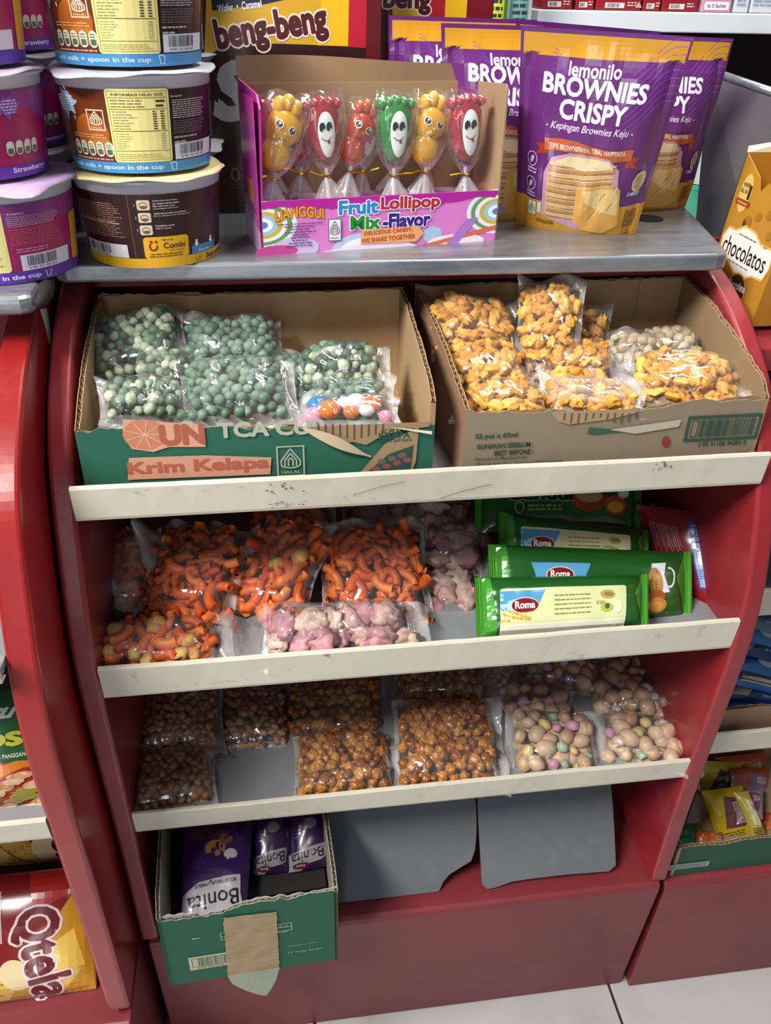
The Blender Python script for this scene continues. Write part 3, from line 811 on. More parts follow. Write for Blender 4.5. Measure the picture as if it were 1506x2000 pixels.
def lolly(x, y, z, kind, col, label, rot=0, seed=0, s=1.0, face=True, cat='lollipop'):
    o = lb(x, y, z)
    t = thing('lollipop', label, cat, o, 'lollipops in the pink box')
    r = Matrix.Rotation(math.radians(rot), 4, uy)
    q = Matrix.Rotation(math.radians(R.uniform(-6, 6)), 4, 'Z')
    ax = (q @ r @ ux.to_4d().xyz.to_4d()).xyz if 0 else (q.to_3x3() @ r.to_3x3() @ ux); ay = q.to_3x3() @ r.to_3x3() @ uz; an = ax.cross(ay) * 1
    an = -an if an.dot(-uy) < 0 else an
    g = G(); c = V(o) + ay * .0
    if kind == 'foot':
        dome(g, c, ax * s, ay * s, an, foot, .008 * s, 40, 7)
        for k in range(5): dome(g, c + ax * s * (-.0135 + .0068 * k) + ay * s * (.0245 - .0012 * abs(k - 2)), ax * s, ay * s, an, lambda a: .0046, .006 * s, 12, 3)
    else:
        dome(g, c + ay * s * .006, ax * s, ay * s, an, lambda a: .0155 * (1 + .05 * math.cos(3 * a)), .010 * s, 32, 6)
        dome(g, c - ay * s * .015 - ax * s * .003, ax * s, ay * s, an, lambda a: .0125 / math.sqrt(math.cos(a) ** 2 + (.82 * math.sin(a)) ** 2), .009 * s, 28, 6)
        for k, dx in enumerate((-.007, 0, .007)): dome(g, c + ax * s * dx + ay * s * (.0225 + .003 * (k == 1)), ax * s, ay * s, an, lambda a: .0055 * (1 + .3 * abs(math.sin(a))), .006 * s, 14, 3)
    g.mk('candy', M['c_' + col], t, smooth=True)
    if face:
        pr = Print(seed)
        if kind == 'foot':
            f = G(); f.grid(lambda u, v: c + ax * s * (.001 + .0072 * math.cos(2 * math.pi * u) * v * (1.05 + .15 * math.sin(2 * math.pi * u))) + ay * s * (-.001 + .0185 * math.sin(2 * math.pi * u) * v) + an * s * (.0078 + .0022 * math.sqrt(max(0, 1 - v ** 3))), 28, 4)
            tag(f.mk('face_inlay', M['white_sugar'], t, smooth=True), 'white oval sugar inlay')
            zz = .0102
            for dx in (-3.0, 3.2):
                pr.poly([(dx + 1.3 * ex, 6 + 1.35 * (ey - 6)) for ex, ey in ((-2.0, 4.0), (-2.0, 6.8), (-.6, 8.6), (1.2, 8.2), (2.0, 6), (1.8, 4.2), (1, 5.2), (-.2, 3.6), (-1.2, 3.2))], '0c0c10')
            pr.path([(-4.6 + .92 * k, -2.6 - 2.8 * math.sin(math.pi * k / 10)) for k in range(11)], .6, '1a1010'); pr.up(); pr.poly([(.2, -5.2), (3, -4.9), (3, -7.2), (2, -8.2), (.8, -7.6)], 'a02840')
        else:
            zz = .0113
            for dx, dy in ((-6.2, 9), (5, 5.8)):
                pr.ell(dx, dy, 3.5, 3.5, 'f0ead8'); pr.up(); pr.ell(dx, dy, 2.6, 2.6, '2a1408'); pr.up(); pr.ell(dx + .6, dy + 1, .9, .9, 'ffffff'); pr.ell(dx - .8, dy - 1, .5, .5, 'e0d0c0'); pr.l -= 2
            pr.path([(-5 + k * .7, -1.5 - 2.2 * math.sin(math.pi * k / 8)) for k in range(9)], .7, '3a1c08'); pr.ell(-.5, 3, 1.2, .9, 'ffd070' if col == 'yellow' else 'e08858')
            lc_ = 'f2dc8c' if col == 'yellow' else 'e8a480'
            pr.path([(-13 + k * 1.3, -5 - 4 * math.sin(math.pi * k / 18) - k * .12) for k in range(19)], .5, lc_)
            for yy in (-13, -17, -21): pr.path([(-11 + k, yy - 1.5 * math.sin(math.pi * k / 16)) for k in range(17)], .5, lc_)
        pr.build('printed_face', lambda u, v: c + (ax * u + ay * v) * (s / 1000) + an * s * (zz - .00003 * (u * u * .25 + v * v * .04 if kind == 'foot' else u * u * 1.1 + (v - 4) ** 2 * .75)), t, M['print'], du=3, dv=3)
    # twisted film wrapper and lace skirt
    g = G(); Rr = random.Random(seed); ph = Rr.random() * 9
    prof = [(.0185, .032), (.0195, .024), (.0195, .008), (.0175, -.010), (.012, -.024), (.005, -.033), (.0022, -.037)]

    def wr(u, v):
        f = v * (len(prof) - 1); i = min(int(f), len(prof) - 2); k = f - i
        w = prof[i][0] * (1 - k) + prof[i + 1][0] * k; h = prof[i][1] * (1 - k) + prof[i + 1][1] * k
        a = 2 * math.pi * u
        d = min(w * .75, .0135) * (.35 + .65 * min(1, v * 4))
        cr = 1 + .05 * math.sin(9 * a + ph + h * 200) + .05 * nz(math.cos(a) * 2, math.sin(a) * 2, h * 90 + seed)
        return c + ax * s * (w * cr * math.cos(a)) + an * s * (d * cr * math.sin(a)) + ay * s * (h + .002 * math.sin(3 * a + ph) * (v < .1))
    g.grid(wr, 40, 18); g.mk('film_wrapper', M['film'], t, smooth=True)
    g = G()

    def sk(u, v):
        a = 2 * math.pi * u; w = .0022 + .0125 * v ** .8; d = .002 + .007 * v ** .8
        cr = 1 + .16 * math.sin(7 * a + ph) * v
        return c + ax * s * (w * cr * math.cos(a) + .003 * v * math.sin(ph)) + an * s * (d * cr * math.sin(a)) + ay * s * (-.037 - .0225 * v - .002 * v * math.sin(5 * a))
    g.grid(sk, 36, 8); tag(g.mk('wrapper_skirt', M['skirt'], t, smooth=True), 'white lacy flared wrapper end')
    g = G(); g.tube([c + ay * s * (-.036) + (ax * math.cos(a) * .0034 + an * math.sin(a) * .003) * s for a in [k * .7 for k in range(10)]], .0011 * s, 6)
    dr = 1 if Rr.random() < .6 else -1
    g.tube([c + ay * s * -.036, c + ay * s * -.034 + ax * s * dr * .008 + an * .004, c + ay * s * (-.030 - .01 * Rr.random()) + ax * s * dr * .016 + an * .003], .0009 * s, 6); g.mk('twist_tie', M['gold'], t)
    g = G(); g.tube([c - ay * .03 * s, c - ay * .060 * s], .0016, 8); g.mk('stick', M['white'], t)
    return t


ZL = .0955
lolly(.0255, .022, ZL, 'bee', 'yellow', 'yellow smiling bee lollipop at the box\'s side panel, farthest from the pouches', 14, 1, 1.02)
lolly(.063, .026, ZL + .001, 'foot', 'red', 'red foot lollipop with a white face between yellow bee and orange bee', -4, 2, 1.0)
lolly(.097, .030, ZL - .002, 'bee', 'orange', 'orange smiling bee lollipop, the only orange one', 16, 3, .9)
lolly(.1285, .024, ZL, 'foot', 'green', 'bright green foot lollipop with a white laughing face', 0, 4, 1.03)
lolly(.163, .027, ZL, 'bee', 'yellow', 'yellow smiling bee lollipop between the green and the red foot', 4, 5, 1.0)
lolly(.196, .022, ZL, 'foot', 'red', 'red foot lollipop beside the purple pouches', -4, 6, 1.06)
lolly(.021, .053, ZL, 'foot', 'red', 'red lollipop half hidden behind the first yellow bee', 0, 7, .9, False)
lolly(.053, .056, ZL - .004, 'foot', 'red', 'red lollipop half hidden behind the red foot of the orange bee\'s side', 8, 8, .95, False)
lolly(.112, .057, ZL - .006, 'foot', 'green', 'dark green lollipop half hidden behind the bright green foot', 6, 9, .9, True)
lolly(.146, .056, ZL - .004, 'foot', 'red', 'red lollipop half hidden behind the second yellow bee', 10, 10, .9, False)
lolly(.179, .056, ZL - .004, 'foot', 'red', 'red lollipop half hidden behind the red foot by the pouches', 8, 11, .95, False)

# ------------------------------------------------------------------ packs: bulging printed bodies on four corners
def pack(name, label, cat, bl, br, tr, tl, W, H, bulge, col, m=None, group=None, nu=28, nv=28, back=.35, seal=0, sealside='x', teeth=0):
    fn = quad(bl, br, tr, tl, W, H, bulge)
    base = (V(bl) + V(br)) / 2
    t = thing(name, label, cat, base, group)
    g = G()
    g.grid(lambda u, v: fn(u * W, v * H), nu, nv, col)
    flatfn = quad(bl, br, tr, tl, W, H)
    g.grid(lambda u, v: flatfn((1 - u) * W, v * H) - fn.n * (.0008 + back * abs(bulge(1 - u, v))), nu, nv, col)
    g.mk('pack_body', m or M['foil'], t, smooth=True)
    if seal:
        # crimped end seals with pinked edge
        n = 2 * teeth + 1
        for s in (0, 1):
            q = G()

            def sf(u, v):
                e = (u - 0) * seal * W
                tooth = .12 * seal * W * (1 if int(round(v * n * 2)) % 2 else 0) * (u > .9)
                x = -e + tooth if s == 0 else W + e - tooth
                return fn(min(max(x, 0), W), v * H) + (flatfn(x, v * H) - flatfn(min(max(x, 0), W), v * H)) + fn.n * (.0009 * math.sin(u * 26) + .001)
            q.grid(sf, 14, n * 2, col); q.mk('end_seal', m or M['foil'], t)
    return t, fn


def stand_bulge(b, seed=0):
    def f(u, v):
        x = 2 * u - 1
        e = max(0, 1 - abs(x) ** 3.2)
        v = min(max(v, 0), 1); prof = (min(1, (1 - v) * 2.1) ** .8) * (.55 + .45 * min(1, v * 3.2) ** .7)
        if v > .82: prof *= (max(0, 1 - v) / .18) ** 1.2
        k = .0035 * abs(nz(x * 1.6 + seed, v * 2.2, seed)) + .0022 * nz(x * 5, v * 4, seed + 3) * e
        side = -.0025 * math.exp(-((abs(x) - .86) / .06) ** 2) if v < .9 else 0
        return b * e * prof + k * min(1, v * 6, (1 - v) * 6) + side
    return f


PUR, GLD = '632670', 'cf9422'
M['pouch'] = mat('pouch_film', 'ffffff', .24, attr=True, spec=.6, coat=.35, bump=.06, bumpscale=30)


def art_pouch(seed):
    p = Print(seed)
    p.rect(0, 0, 100, 100, PUR); p.up()
    p.rect(0, 0, 100, 19.5, GLD); p.rect(2, 88.6, 98.5, 98, GLD); p.poly([(80, 19), (100, 19), (100, 44)], PUR)
    # faint swirl lines
    for k in range(9):
        p.path([(70 + 30 * t / 12 + 2 * math.sin(t / 2), 56 + k * 3.4 + 16 * math.sin(t / 7)) for t in range(13)], .35, '8450ac')
        p.path([(20 + 20 * t / 12, 70 + k * 2 + 6 * math.sin(t / 3 + k * .2)) for t in range(13)], .25, '74409c')
    p.up()
    p.text('lemonilo', 47, 84.3, 32, 5.4, 'f4eef8', .02)
    p.text('BROWNIES', 48.5, 77, 65, 8, 'f4f0fa', .035, rot=-2); p.text('CRISPY', 49.5, 67, 43, 8.4, 'f4f0fa', .035, rot=-2)
    p.text('- Kepingan Brownies Keju -', 49, 59, 58, 4.4, 'e8d8f0', .008, shear=.3, rot=-2)
    rib = lambda y0, y1, x0, x1: [(x0 + (x1 - x0) * k / 12, y0 - 3 * k / 12 + 1.2 * math.sin(math.pi * k / 6)) for k in range(13)] + [(x1 - (x1 - x0) * k / 12, y1 - 3 * (1 - k / 12) + 1.2 * math.sin(math.pi * (1 - k / 12) * 2)) for k in range(13)]
    p.poly([(14, 50), (23, 52), (23, 46.5), (14, 44.5), (17, 47.5)], 'a8381a'); p.poly([(78, 47), (87, 46), (83, 43.2), (87, 40.2), (78, 41.5)], 'a8381a'); p.up()
    p.poly(rib(48, 53.8, 20, 81), 'bc5a34'); p.up()
    p.text('TIPIS BROWNIESNYA, TEBAL HAPPYNYA', 50, 49.6, 52, 2.9, 'f0dcc8', .02, rot=-2.6)
    # biscuit stack with a glowing backing and one biscuit leaning on it
    p.poly([(24 + 26 * (1 - math.cos(a)) - 3 + 3, 0) for a in ()] or [(21, 12), (21, 36), (26, 45), (38, 48), (66, 46), (74, 40), (77, 26), (82, 8), (50, 4)], 'c59ab0'); p.up()
    p.poly([(24, 13), (24, 36), (30, 44), (38, 46), (66, 44), (72, 38), (74, 12)], 'd8b88a'); p.up()
    for k in range(11):
        y = 12 + k * 2.9
        p.poly([(25 + 1.2 * math.sin(k * 2.1), y), (50, y - 1), (71, y + .6), (72, y + 2), (50, y + .8), (25, y + 1.9)], 'c08a52' if k % 2 else 'dcb27c'); p.path([(25, y), (50, y - 1), (71, y + .5)], .5, '8a5426')
    p.up(); p.poly([(28, 43), (38, 46.5), (66, 45), (70, 41), (50, 39)], 'ecd6a8')
    p.up(); p.poly([(46, 30), (70, 31.5), (78, 30), (83, 8), (72, 3), (55, 4.5), (47, 10)], 'e0a850'); p.up()
    p.poly([(52, 29), (72, 30.5), (77, 27), (80, 14), (64, 18), (54, 22)], 'ecca84'); p.up()
    for k in range(9): a = 12 + k * 19; p.path([(58 + 2.2 * k, 12 + 1.9 * (k * 5 % 9)), (62 + 2.0 * k, 17 + 1.8 * (k * 5 % 9))], .8, 'f6e4b4' if k % 3 else 'c8863a')
    p.l -= 4
    for y, n in ((41.5, 0), (28.5, 1)):
        p.ring(12, y, 3.2, 3.6, .5, 'cdb8dc'); p.ell(12, y, 1, 2, 'cdb8dc', -20); p.micro(9, y - 7.6, 15.5, y - 4.2, 2, 'cdb8dc', .5)
    p.halal(10.5, 10, 16.5, 19, '4a4a44', 'e4e2d4'); p.rect(17.2, 12.5, 20.6, 18.6, 'dcd8c0'); p.micro(17.6, 13, 20.4, 18, 4, '4a4a40')
    p.ell(90, 33, 4.2, 5.6, 'd8c48c', -15); p.up(); p.ell(90, 33, 2.8, 4, 'b89a60', -15); p.text('CHEESE', 88, 26.4, 8, 2, 'e4d8ec', .02)
    p.micro(17, 6.5, 32, 9, 2, '6a4c10'); p.micro(86, 6, 96, 16.5, 9, '6a4c10', .5)
    return p


def pouch(label, bl, br, tr, tl, seed, art=True, b=.021):
    t, fn = pack('biscuit_pouch', label, 'pouch', bl, br, tr, tl, 100, 100, stand_bulge(b, seed), PUR, M['pouch'], 'purple stand-up biscuit pouches', 30, 50, .8)
    if art: art_pouch(seed).build('printed_front', fn, t, M['pouch'], du=3.3333, dv=2, off=.0007)
    return t


ZC = .9985
pouch('purple pouch wholly in view, standing foremost of the pouches beside the lollipop box', at(1010, 437, Z=ZC), at(1240, 455, Z=ZC), at(1357, 72, Y=.155), at(1018, 50, Y=.2), 1)
pouch('purple pouch half covered by the lollipop box and by the foremost pouch', (.055, .272, ZC), (.165, .285, ZC), (.185, .262, 1.174), at(862, 45, Y=.265), 2)
pouch('purple pouch, nearest to the brown wafer carton, mostly behind the lollipop box', (.0, .315, ZC), (.13, .325, ZC), (.142, .312, 1.178), at(760, 30, Y=.31), 3)
pouch('purple pouch by the grey steel guard, standing over the edge of the counter', (.205, .305, ZC), at(1338, 402, Z=ZC), at(1433, 75, Y=.265), (.195, .28, 1.169), 4)
pouch('purple pouch of which only a thin gold top rim shows over the foremost pouch', (.125, .322, ZC), (.25, .345, ZC), at(1290, 62, Y=.305), at(1010, 38, Y=.295), 5, True, .012)

# ------------------------------------------------------------------ gold wafer roll box at the right
cb = at(1402, 478, X=.338); ct_ = at(1460, 297, X=.338)
bx = thing('wafer_roll_box', 'open gold box of chocolate wafer rolls leaning at the counter\'s end', 'box', (.355, cb.y - .05, .92))
dn = V((0, -1, 0)); dz = (ct_ - cb).normalized(); o0 = cb - dz * ((cb.z - .925) / dz.z)
Hc = (ct_.z - .925) / dz.z; Wc = .105; dx = V((.998, .04, 0))
def wb(u, v, d=0): return o0 + dn * u + dz * v + dx * d
M['goldbox'] = mat('gold_board', 'b9832a', .4, blot=[('a06c1c', 6, .5, .8, .4)])
g = G(); TB = .05; zt = Hc
def plate(pts, n, m, name, th=.001):
    g = G(); g.prism(pts, V(n) * th); return g.mk(name, m, bx)
plate([wb(0, 0), wb(Wc, 0), wb(Wc, zt * .86), wb(Wc * .72, zt * .93), wb(Wc * .5, zt * .86), wb(Wc * .42, zt * .80), wb(Wc * .34, zt * .885), wb(0, zt)], dx, M['goldbox'], 'front_panel')
plate([wb(0, 0, TB), wb(Wc, 0, TB), wb(Wc, zt, TB), wb(0, zt * 1.0, TB)], dx, M['goldbox'], 'back_panel')
plate([wb(0, 0), wb(0, 0, TB), wb(0, zt, TB), wb(0, zt)], dn, M['goldbox'], 'side_panel'); plate([wb(Wc, 0), wb(Wc, 0, TB), wb(Wc, zt, TB), wb(Wc, zt * .86)], dn, M['goldbox'], 'side_panel')
plate([wb(0, zt), wb(0, zt * 1.0, TB), wb(-.004, zt * 1.09, TB + .01), wb(-.008, zt * 1.03, .004)], dn, mat('cream_board', 'd8cfa8', .6), 'torn_flap')
plate([wb(0, 0), wb(Wc, 0), wb(Wc, 0, TB), wb(0, 0, TB)], (0, 0, 1), M['goldbox'], 'bottom')
p = Print(41)  # nominal frame 105 x (Hc mm)
hh = Hc * 1000
yy = lambda py: (py)  # mm
p.ell(21, hh * .76, 11, 19, 'd8b868'); p.up(); p.text('WAFER', 20, hh * .76 + 8, 13, 4, '3a2410', .03); p.text('ROLL  NO.', 18, hh * .76 + 2, 13, 4, '3a2410', .03); p.text('1', 28, hh * .76 + 2, 3.4, 13, '3a2410', .03)
p.poly([(10, hh * .76 - 6), (33, hh * .76 - 6), (36, hh * .76 - 9), (33, hh * .76 - 12), (10, hh * .76 - 12), (7, hh * .76 - 9)], '9c3a20'); p.up(); p.text('Indonesia', 21, hh * .76 - 9, 18, 2.6, 'e8c890'); p.l -= 2
for x, y, r in ((40, .60, 8), (56, .66, 6), (64, .5, 9), (74, .7, 7), (24, .48, 6), (50, .40, 5), (84, .58, 6)): p.ell(x, hh * y, r, r * .7, 'a4701e', 30)
p.up(); p.text('Guaranteed', 48, hh * .545, 20, 4.2, '7a5018', .0, shear=.3); p.ell(36, hh * .58, 3, 4.4, '5a3814'); p.ell(39, hh * .57, 1.8, 3, '5a3814')
p.poly([(6 + 0, hh * .36), (4, hh * .46), (12, hh * .53), (26, hh * .53), (40, hh * .58), (62, hh * .57), (76, hh * .52), (100, hh * .52), (104, hh * .4), (98, hh * .3), (80, hh * .29), (66, hh * .24), (44, hh * .25), (30, hh * .31), (14, hh * .31)], 'ddb050'); p.up()
p.poly([(8, hh * .365), (6, hh * .45), (13, hh * .515), (27, hh * .515), (41, hh * .565), (61, hh * .555), (75, hh * .505), (99, hh * .505), (102, hh * .4), (97, hh * .315), (79, hh * .305), (65, hh * .255), (45, hh * .265), (31, hh * .325), (15, hh * .325)], 'eceae2'); p.up()
p.text('chocolatos', 53, hh * .41, 84, hh * .125, '1c1814', .012); p.path([(82, hh * .495), (84, hh * .51), (86, hh * .497), (88, hh * .512)], .9, '1c1814'); p.micro(34, hh * .5, 70, hh * .52, 1, '7a7468', .5); p.micro(30, hh * .31, 74, hh * .33, 1, '8a8478', .5)
p.ell(16, hh * .22, 7, 9, '4a2410', 20); p.up(); p.ell(17, hh * .225, 4, 6, '7a4418', 20); p.ell(60, hh * .155, 19, 19, 'c8963c'); p.up(); p.ell(60, hh * .155, 17, 17, '4a2818'); p.up(); p.text('Chocolate', 60, hh * .19, 34, 8, 'f0ece4', .03, rot=4, arc=.1); p.text('Flavour', 60, hh * .115, 26, 6.6, 'f0ece4', .03, rot=4)
p.build('printed_front', lambda u, v: wb(u / 1000, v / 1000), bx, M['print'], off=.0004)

# ------------------------------------------------------------------ far shelf with red cartons
ws = thing('wall_shelf', 'white far shelf carrying red cartons above the purple pouches', 'shelf', (.7, .9, 1.15))
fl_ = at(1052, 20, Y=.8); fb_ = at(1200, 62, Y=.8)
g = G(); g.box((fl_.x, .8, fb_.z), (1.5, 1.25, fl_.z + .001)); g.mk('board', M['white'], ws, bevel=.002)
g = G(); g.box((fl_.x, .8, 0), (fl_.x + .03, 1.25, fb_.z)); g.mk('upright', M['redside'], ws)
g = G(); g.box((fl_.x, .8, .92), (1.5, 1.25, .945)); g.mk('lower_board', M['steel'], ws)
g = G(); g.box((fl_.x, 1.23, .0), (1.5, 1.25, 1.7)); g.mk('back_panel', M['wall'], ws)
M['redcarton'] = mat('red_printed_carton', '8e1622', .45); M['pinkcarton'] = mat('pink_printed_carton', 'c890a8', .5); M['palecarton'] = mat('pale_printed_carton', 'c8ccd2', .5)
zs = fl_.z + .0015
for k, (p0, p1, m, w) in enumerate(((1056, 1118, 'redcarton', 'first'), (1122, 1160, 'redcarton', 'second'), (1162, 1252, 'redcarton', 'third, largest,'), (1254, 1290, 'redcarton', 'fourth'), (1291, 1362, 'redcarton', 'fifth'), (1368, 1428, 'pinkcarton', ''), (1432, 1462, 'palecarton', 'narrow'), (1464, 1560, 'palecarton', 'wide'))):
    a = at(p0, 20, Y=.815); b = at(p1, 20, Y=.815)
    lab = {'redcarton': 'red carton on the far white shelf, %s from the shelf\'s open end' % w, 'pinkcarton': 'pink carton beside the red ones on the far white shelf', 'palecarton': '%s pale blue-white carton on the far white shelf' % w}[m]
    t = thing('carton', lab, 'carton', ((a.x + b.x) / 2, .84, zs), 'cartons on the far white shelf')
    g = G(); g.box((a.x + .001, .815, zs), (b.x - .001, .9, zs + .12)); g.mk('carton_body', M[m], t, bevel=.0015)
    w = (b.x - a.x) * 1000; p = Print(50 + k)
    if m == 'redcarton':
        p.micro(4, 16, w * .5, 40, 5, 'b88890', .4); p.rect(w * .2, 3, w * .62, 10, 'd8d0d0'); p.up(); p.bars(w * .25, 4, w * .5, 9, '303038', 14); p.micro(w * .68, 5, w * .9, 12, 2, 'd0b8bc')
        if k == 2: p.ell(w * .5, 34, w * .3, 9, 'c8a0a0'); p.poly([(w * .86, 4), (w * .93, 12), (w, 4)], 'c8a0a0')
    elif m == 'pinkcarton': p.rect(w * .1, 3, w * .9, 14, 'e8e4ec', 3); p.up(); p.text('Isi 5 Sachet', w * .5, 8.5, w * .6, 5, '50405a', .02); p.ell(w * .5, 32, 11, 10, 'b07848')
    else: p.micro(4, 8, w - 6, 40, 6, '8aa0b0', .4)
    p.build('printed_front', flat((a.x, .8146, zs), (.001, 0, 0), (0, 0, .001)), t, M['print'])
# sachets standing at the shelf end
for k, (px, py, c, c2, lab) in enumerate(((965, 26, '3f8a34', 'd0cc40', 'green and yellow sachet standing behind the gold pouch rims'), (1012, 34, 'c8d4d4', '6a9aa0', 'white sachet with fine print beside the green sachet, behind the gold rims'), (948, 22, '18201c', '8a9088', 'black striped sachet behind the green sachet'))):
    a = at(px - 26, py, Y=.70 + .02 * k); b = at(px + 26, py, Y=.70 + .02 * k)
    t, fn = pack('sachet', lab, 'sachet', a - V((0, 0, .05)), b - V((0, 0, .05)), b + V((0.004, .02, .09)), a + V((.004, .02, .09)), 50, 100, lambda u, v: .008 * (1 - (2 * u - 1) ** 2) * (1 - (2 * v - 1) ** 2), c, M['foil'], 'sachets behind the pouch rims', 12, 12)
    p = Print(60 + k); p.poly([(8, 10), (42, 20), (42, 60), (8, 80)], c2); p.up(); p.micro(12, 30, 40, 60, 5, '2a3a2a' if k < 2 else '202020')
    p.build('printed_front', fn, t, M['foil'], du=6, dv=10)
zlo = at(965, 26, Y=.70).z - .05
g = G(); g.box((.1, .69, zlo - .03), (.34, .78, zlo - .001)); g.box((.1, .76, 0), (.34, .78, zlo - .03)); tag(g.mk('sachet_stand', M['steel'], None), 'low grey stand holding the sachets behind the pouches', 'stand')
a = at(1374, 385, Y=.55) + V((.01, .02, -.03))
for k, (c, nm, w) in enumerate((('3f9a7a', 'teal', 'lower'), ('b8c4b8', 'pale', 'upper'))):
    b = a + V((0, 0, .0475 * k)); t = thing('food_tub', '%s tub, %s of the stack in the gap between purple pouch and steel guard' % (nm, w), 'tub', b)
    g = G(); g.lathe(b, [(0, 0), (.034, 0), (.038, .04), (.040, .041), (.040, .046), (0, .047)], 32); g.mk('tub_body', mat('tub_' + nm, c, .4), t, smooth=False)
g = G(); g.box((.28, .50, a.z - .03), (.60, .66, a.z - .0005)); tag(g.mk('side_shelf', M['white'], None, bevel=.002), 'pale shelf behind the steel guard that holds the tubs', 'shelf')

# ------------------------------------------------------------------ snack pieces
def blob_mesh(name, m, rx, ry, rz, lump=.0, lf=1.5, seed=0, sub=2):
    bm = bmesh.new(); bmesh.ops.create_icosphere(bm, subdivisions=sub, radius=1)
    for v in bm.verts:
        d = 1 + lump * noise.noise(v.co * lf + V((seed * 7.1, seed, 0)))
        v.co = V((v.co.x * rx, v.co.y * ry, v.co.z * rz)) * d
    me = bpy.data.meshes.new(name); bm.to_mesh(me); bm.free()
    me.polygons.foreach_set('use_smooth', [True] * len(me.polygons)); me.materials.append(m); return me


def tube_mesh(name, m, r, length, bend, k=7, n=6, hollow=True):
    g = G(); pts = []
    for i in range(n + 1):
        a = (i / n - .5) * bend; Rb = length / bend
        pts.append((Rb * math.sin(a), Rb * (math.cos(a) - 1), 0))
    g.tube(pts, r, k)
    if hollow:
        g.f = g.f[:-2]; q = len(g.v)
        for e, s in ((0, 1), (n, -1)):
            c = V(pts[e]); d = (V(pts[1]) - V(pts[0])).normalized() if e == 0 else (V(pts[n - 1]) - V(pts[n])).normalized()
            b = e * k; nn = len(g.v)
            for j in range(k): g.v.append(c + (g.v[b + j] - c) * .62)
            g.v.append(c + d * r * 1.6)
            for j in range(k):
                g.f.append([b + j, b + (j + 1) % k, nn + (j + 1) % k, nn + j]); g.f.append([nn + j, nn + (j + 1) % k, nn + k])
    me = bpy.data.meshes.new(name); me.from_pydata([tuple(v) for v in g.v], [], g.f)
    me.polygons.foreach_set('use_smooth', [True] * len(me.polygons)); me.materials.append(m); return me


def ring_puff(name, m, r, seed):
    g = G(); Rr = random.Random(seed)

    def f(u, v):
        a = 2 * math.pi * u; b = 2 * math.pi * v
        rr = r * (.44 + .07 * math.sin(5 * a + seed)); tt = r * (.40 + .09 * math.sin(5 * a + 1))
        return ((rr + tt * math.cos(b)) * math.cos(a) * 1.1, (rr + tt * math.cos(b)) * math.sin(a), tt * .85 * math.sin(b))
    g.grid(f, 15, 7)
    me = bpy.data.meshes.new(name); me.from_pydata([tuple(v) for v in g.v], [], g.f)
    me.polygons.foreach_set('use_smooth', [True] * len(me.polygons)); me.materials.append(m); return me


FD = dict(
    pea=food('green_pea', ['6e8a74', '5f7c68', '7e9684', '54705c', '708c7a'], .55, 240, '466a4c', .4),
    mix=food('white_green_pea', ['b8bea4', '9cac90', '3c5c44', 'c4c6b0', '5c8060', 'a4b296', '2f4c38', '8a987c', '476a50'], .5, 220, '3f5a3c', .5),
    puff=food('yellow_puff', ['dca440', 'd0922c', 'e4b458', 'cc8c30', 'e0ac4c'], .6, 200, 'b8681c', .5),
    mac=food('orange_macaroni', ['dc6420', 'd05a1c', 'e4702c', 'c85018', 'e07a34'], .5, 160, 'b04410', .4),
    cracker=food('pink_cracker', ['ba9286', 'c6a496', 'b07c80', 'b8868c', 'c8ae9c'], .6, 110, '98385c', .75),
    cheese=food('cheese_ball', ['d0a858', 'c89a48', 'd8b468'], .7, 260, '9a6a28', .5),
    bean=food('tan_bean', ['a87a4c', '9c6c40', 'b48a5c', '8c5c38', 'a67448'], .45, 240, '5c3820', .4),
    nut=food('brown_nut', ['9a6a44', '8a5234', 'a87c54', '744028', 'b08c68'], .4, 240, '4c2818', .4),
    caramel=food('caramel_nut', ['b87428', '9c5a1e', 'c8883c', '864816', 'b87c34', 'a4641e'], .3, 240, '5c2c0c', .6, coat=.3),
    peanut=food('white_peanut', ['c4b498', 'b4a284', 'd0c4aa', 'a08c70', 'c0ac8c'], .5, 240, '6a5440', .4),
    mixnut=food('sugared_nut', ['ccac8a', 'c09c78', 'd2b496', 'b8967a', 'cdb092'], .45, 160, '8c6444', .35),
    sugar=food('sugar_crystal', ['d48cb4', 'dcb858', 'd0d4cc', '9cbc9c', 'd490bc', 'd8c070'], .4, 500, 'f0e8e0', .5),
    candy=food('coated_candy', ['c8d0dc', 'b83028', '2f7cc0', 'd48ca4', 'd07030', 'd0d4dc', '3a6ab8'], .12, 30, 'ffffff', .0, 0, .6),
)
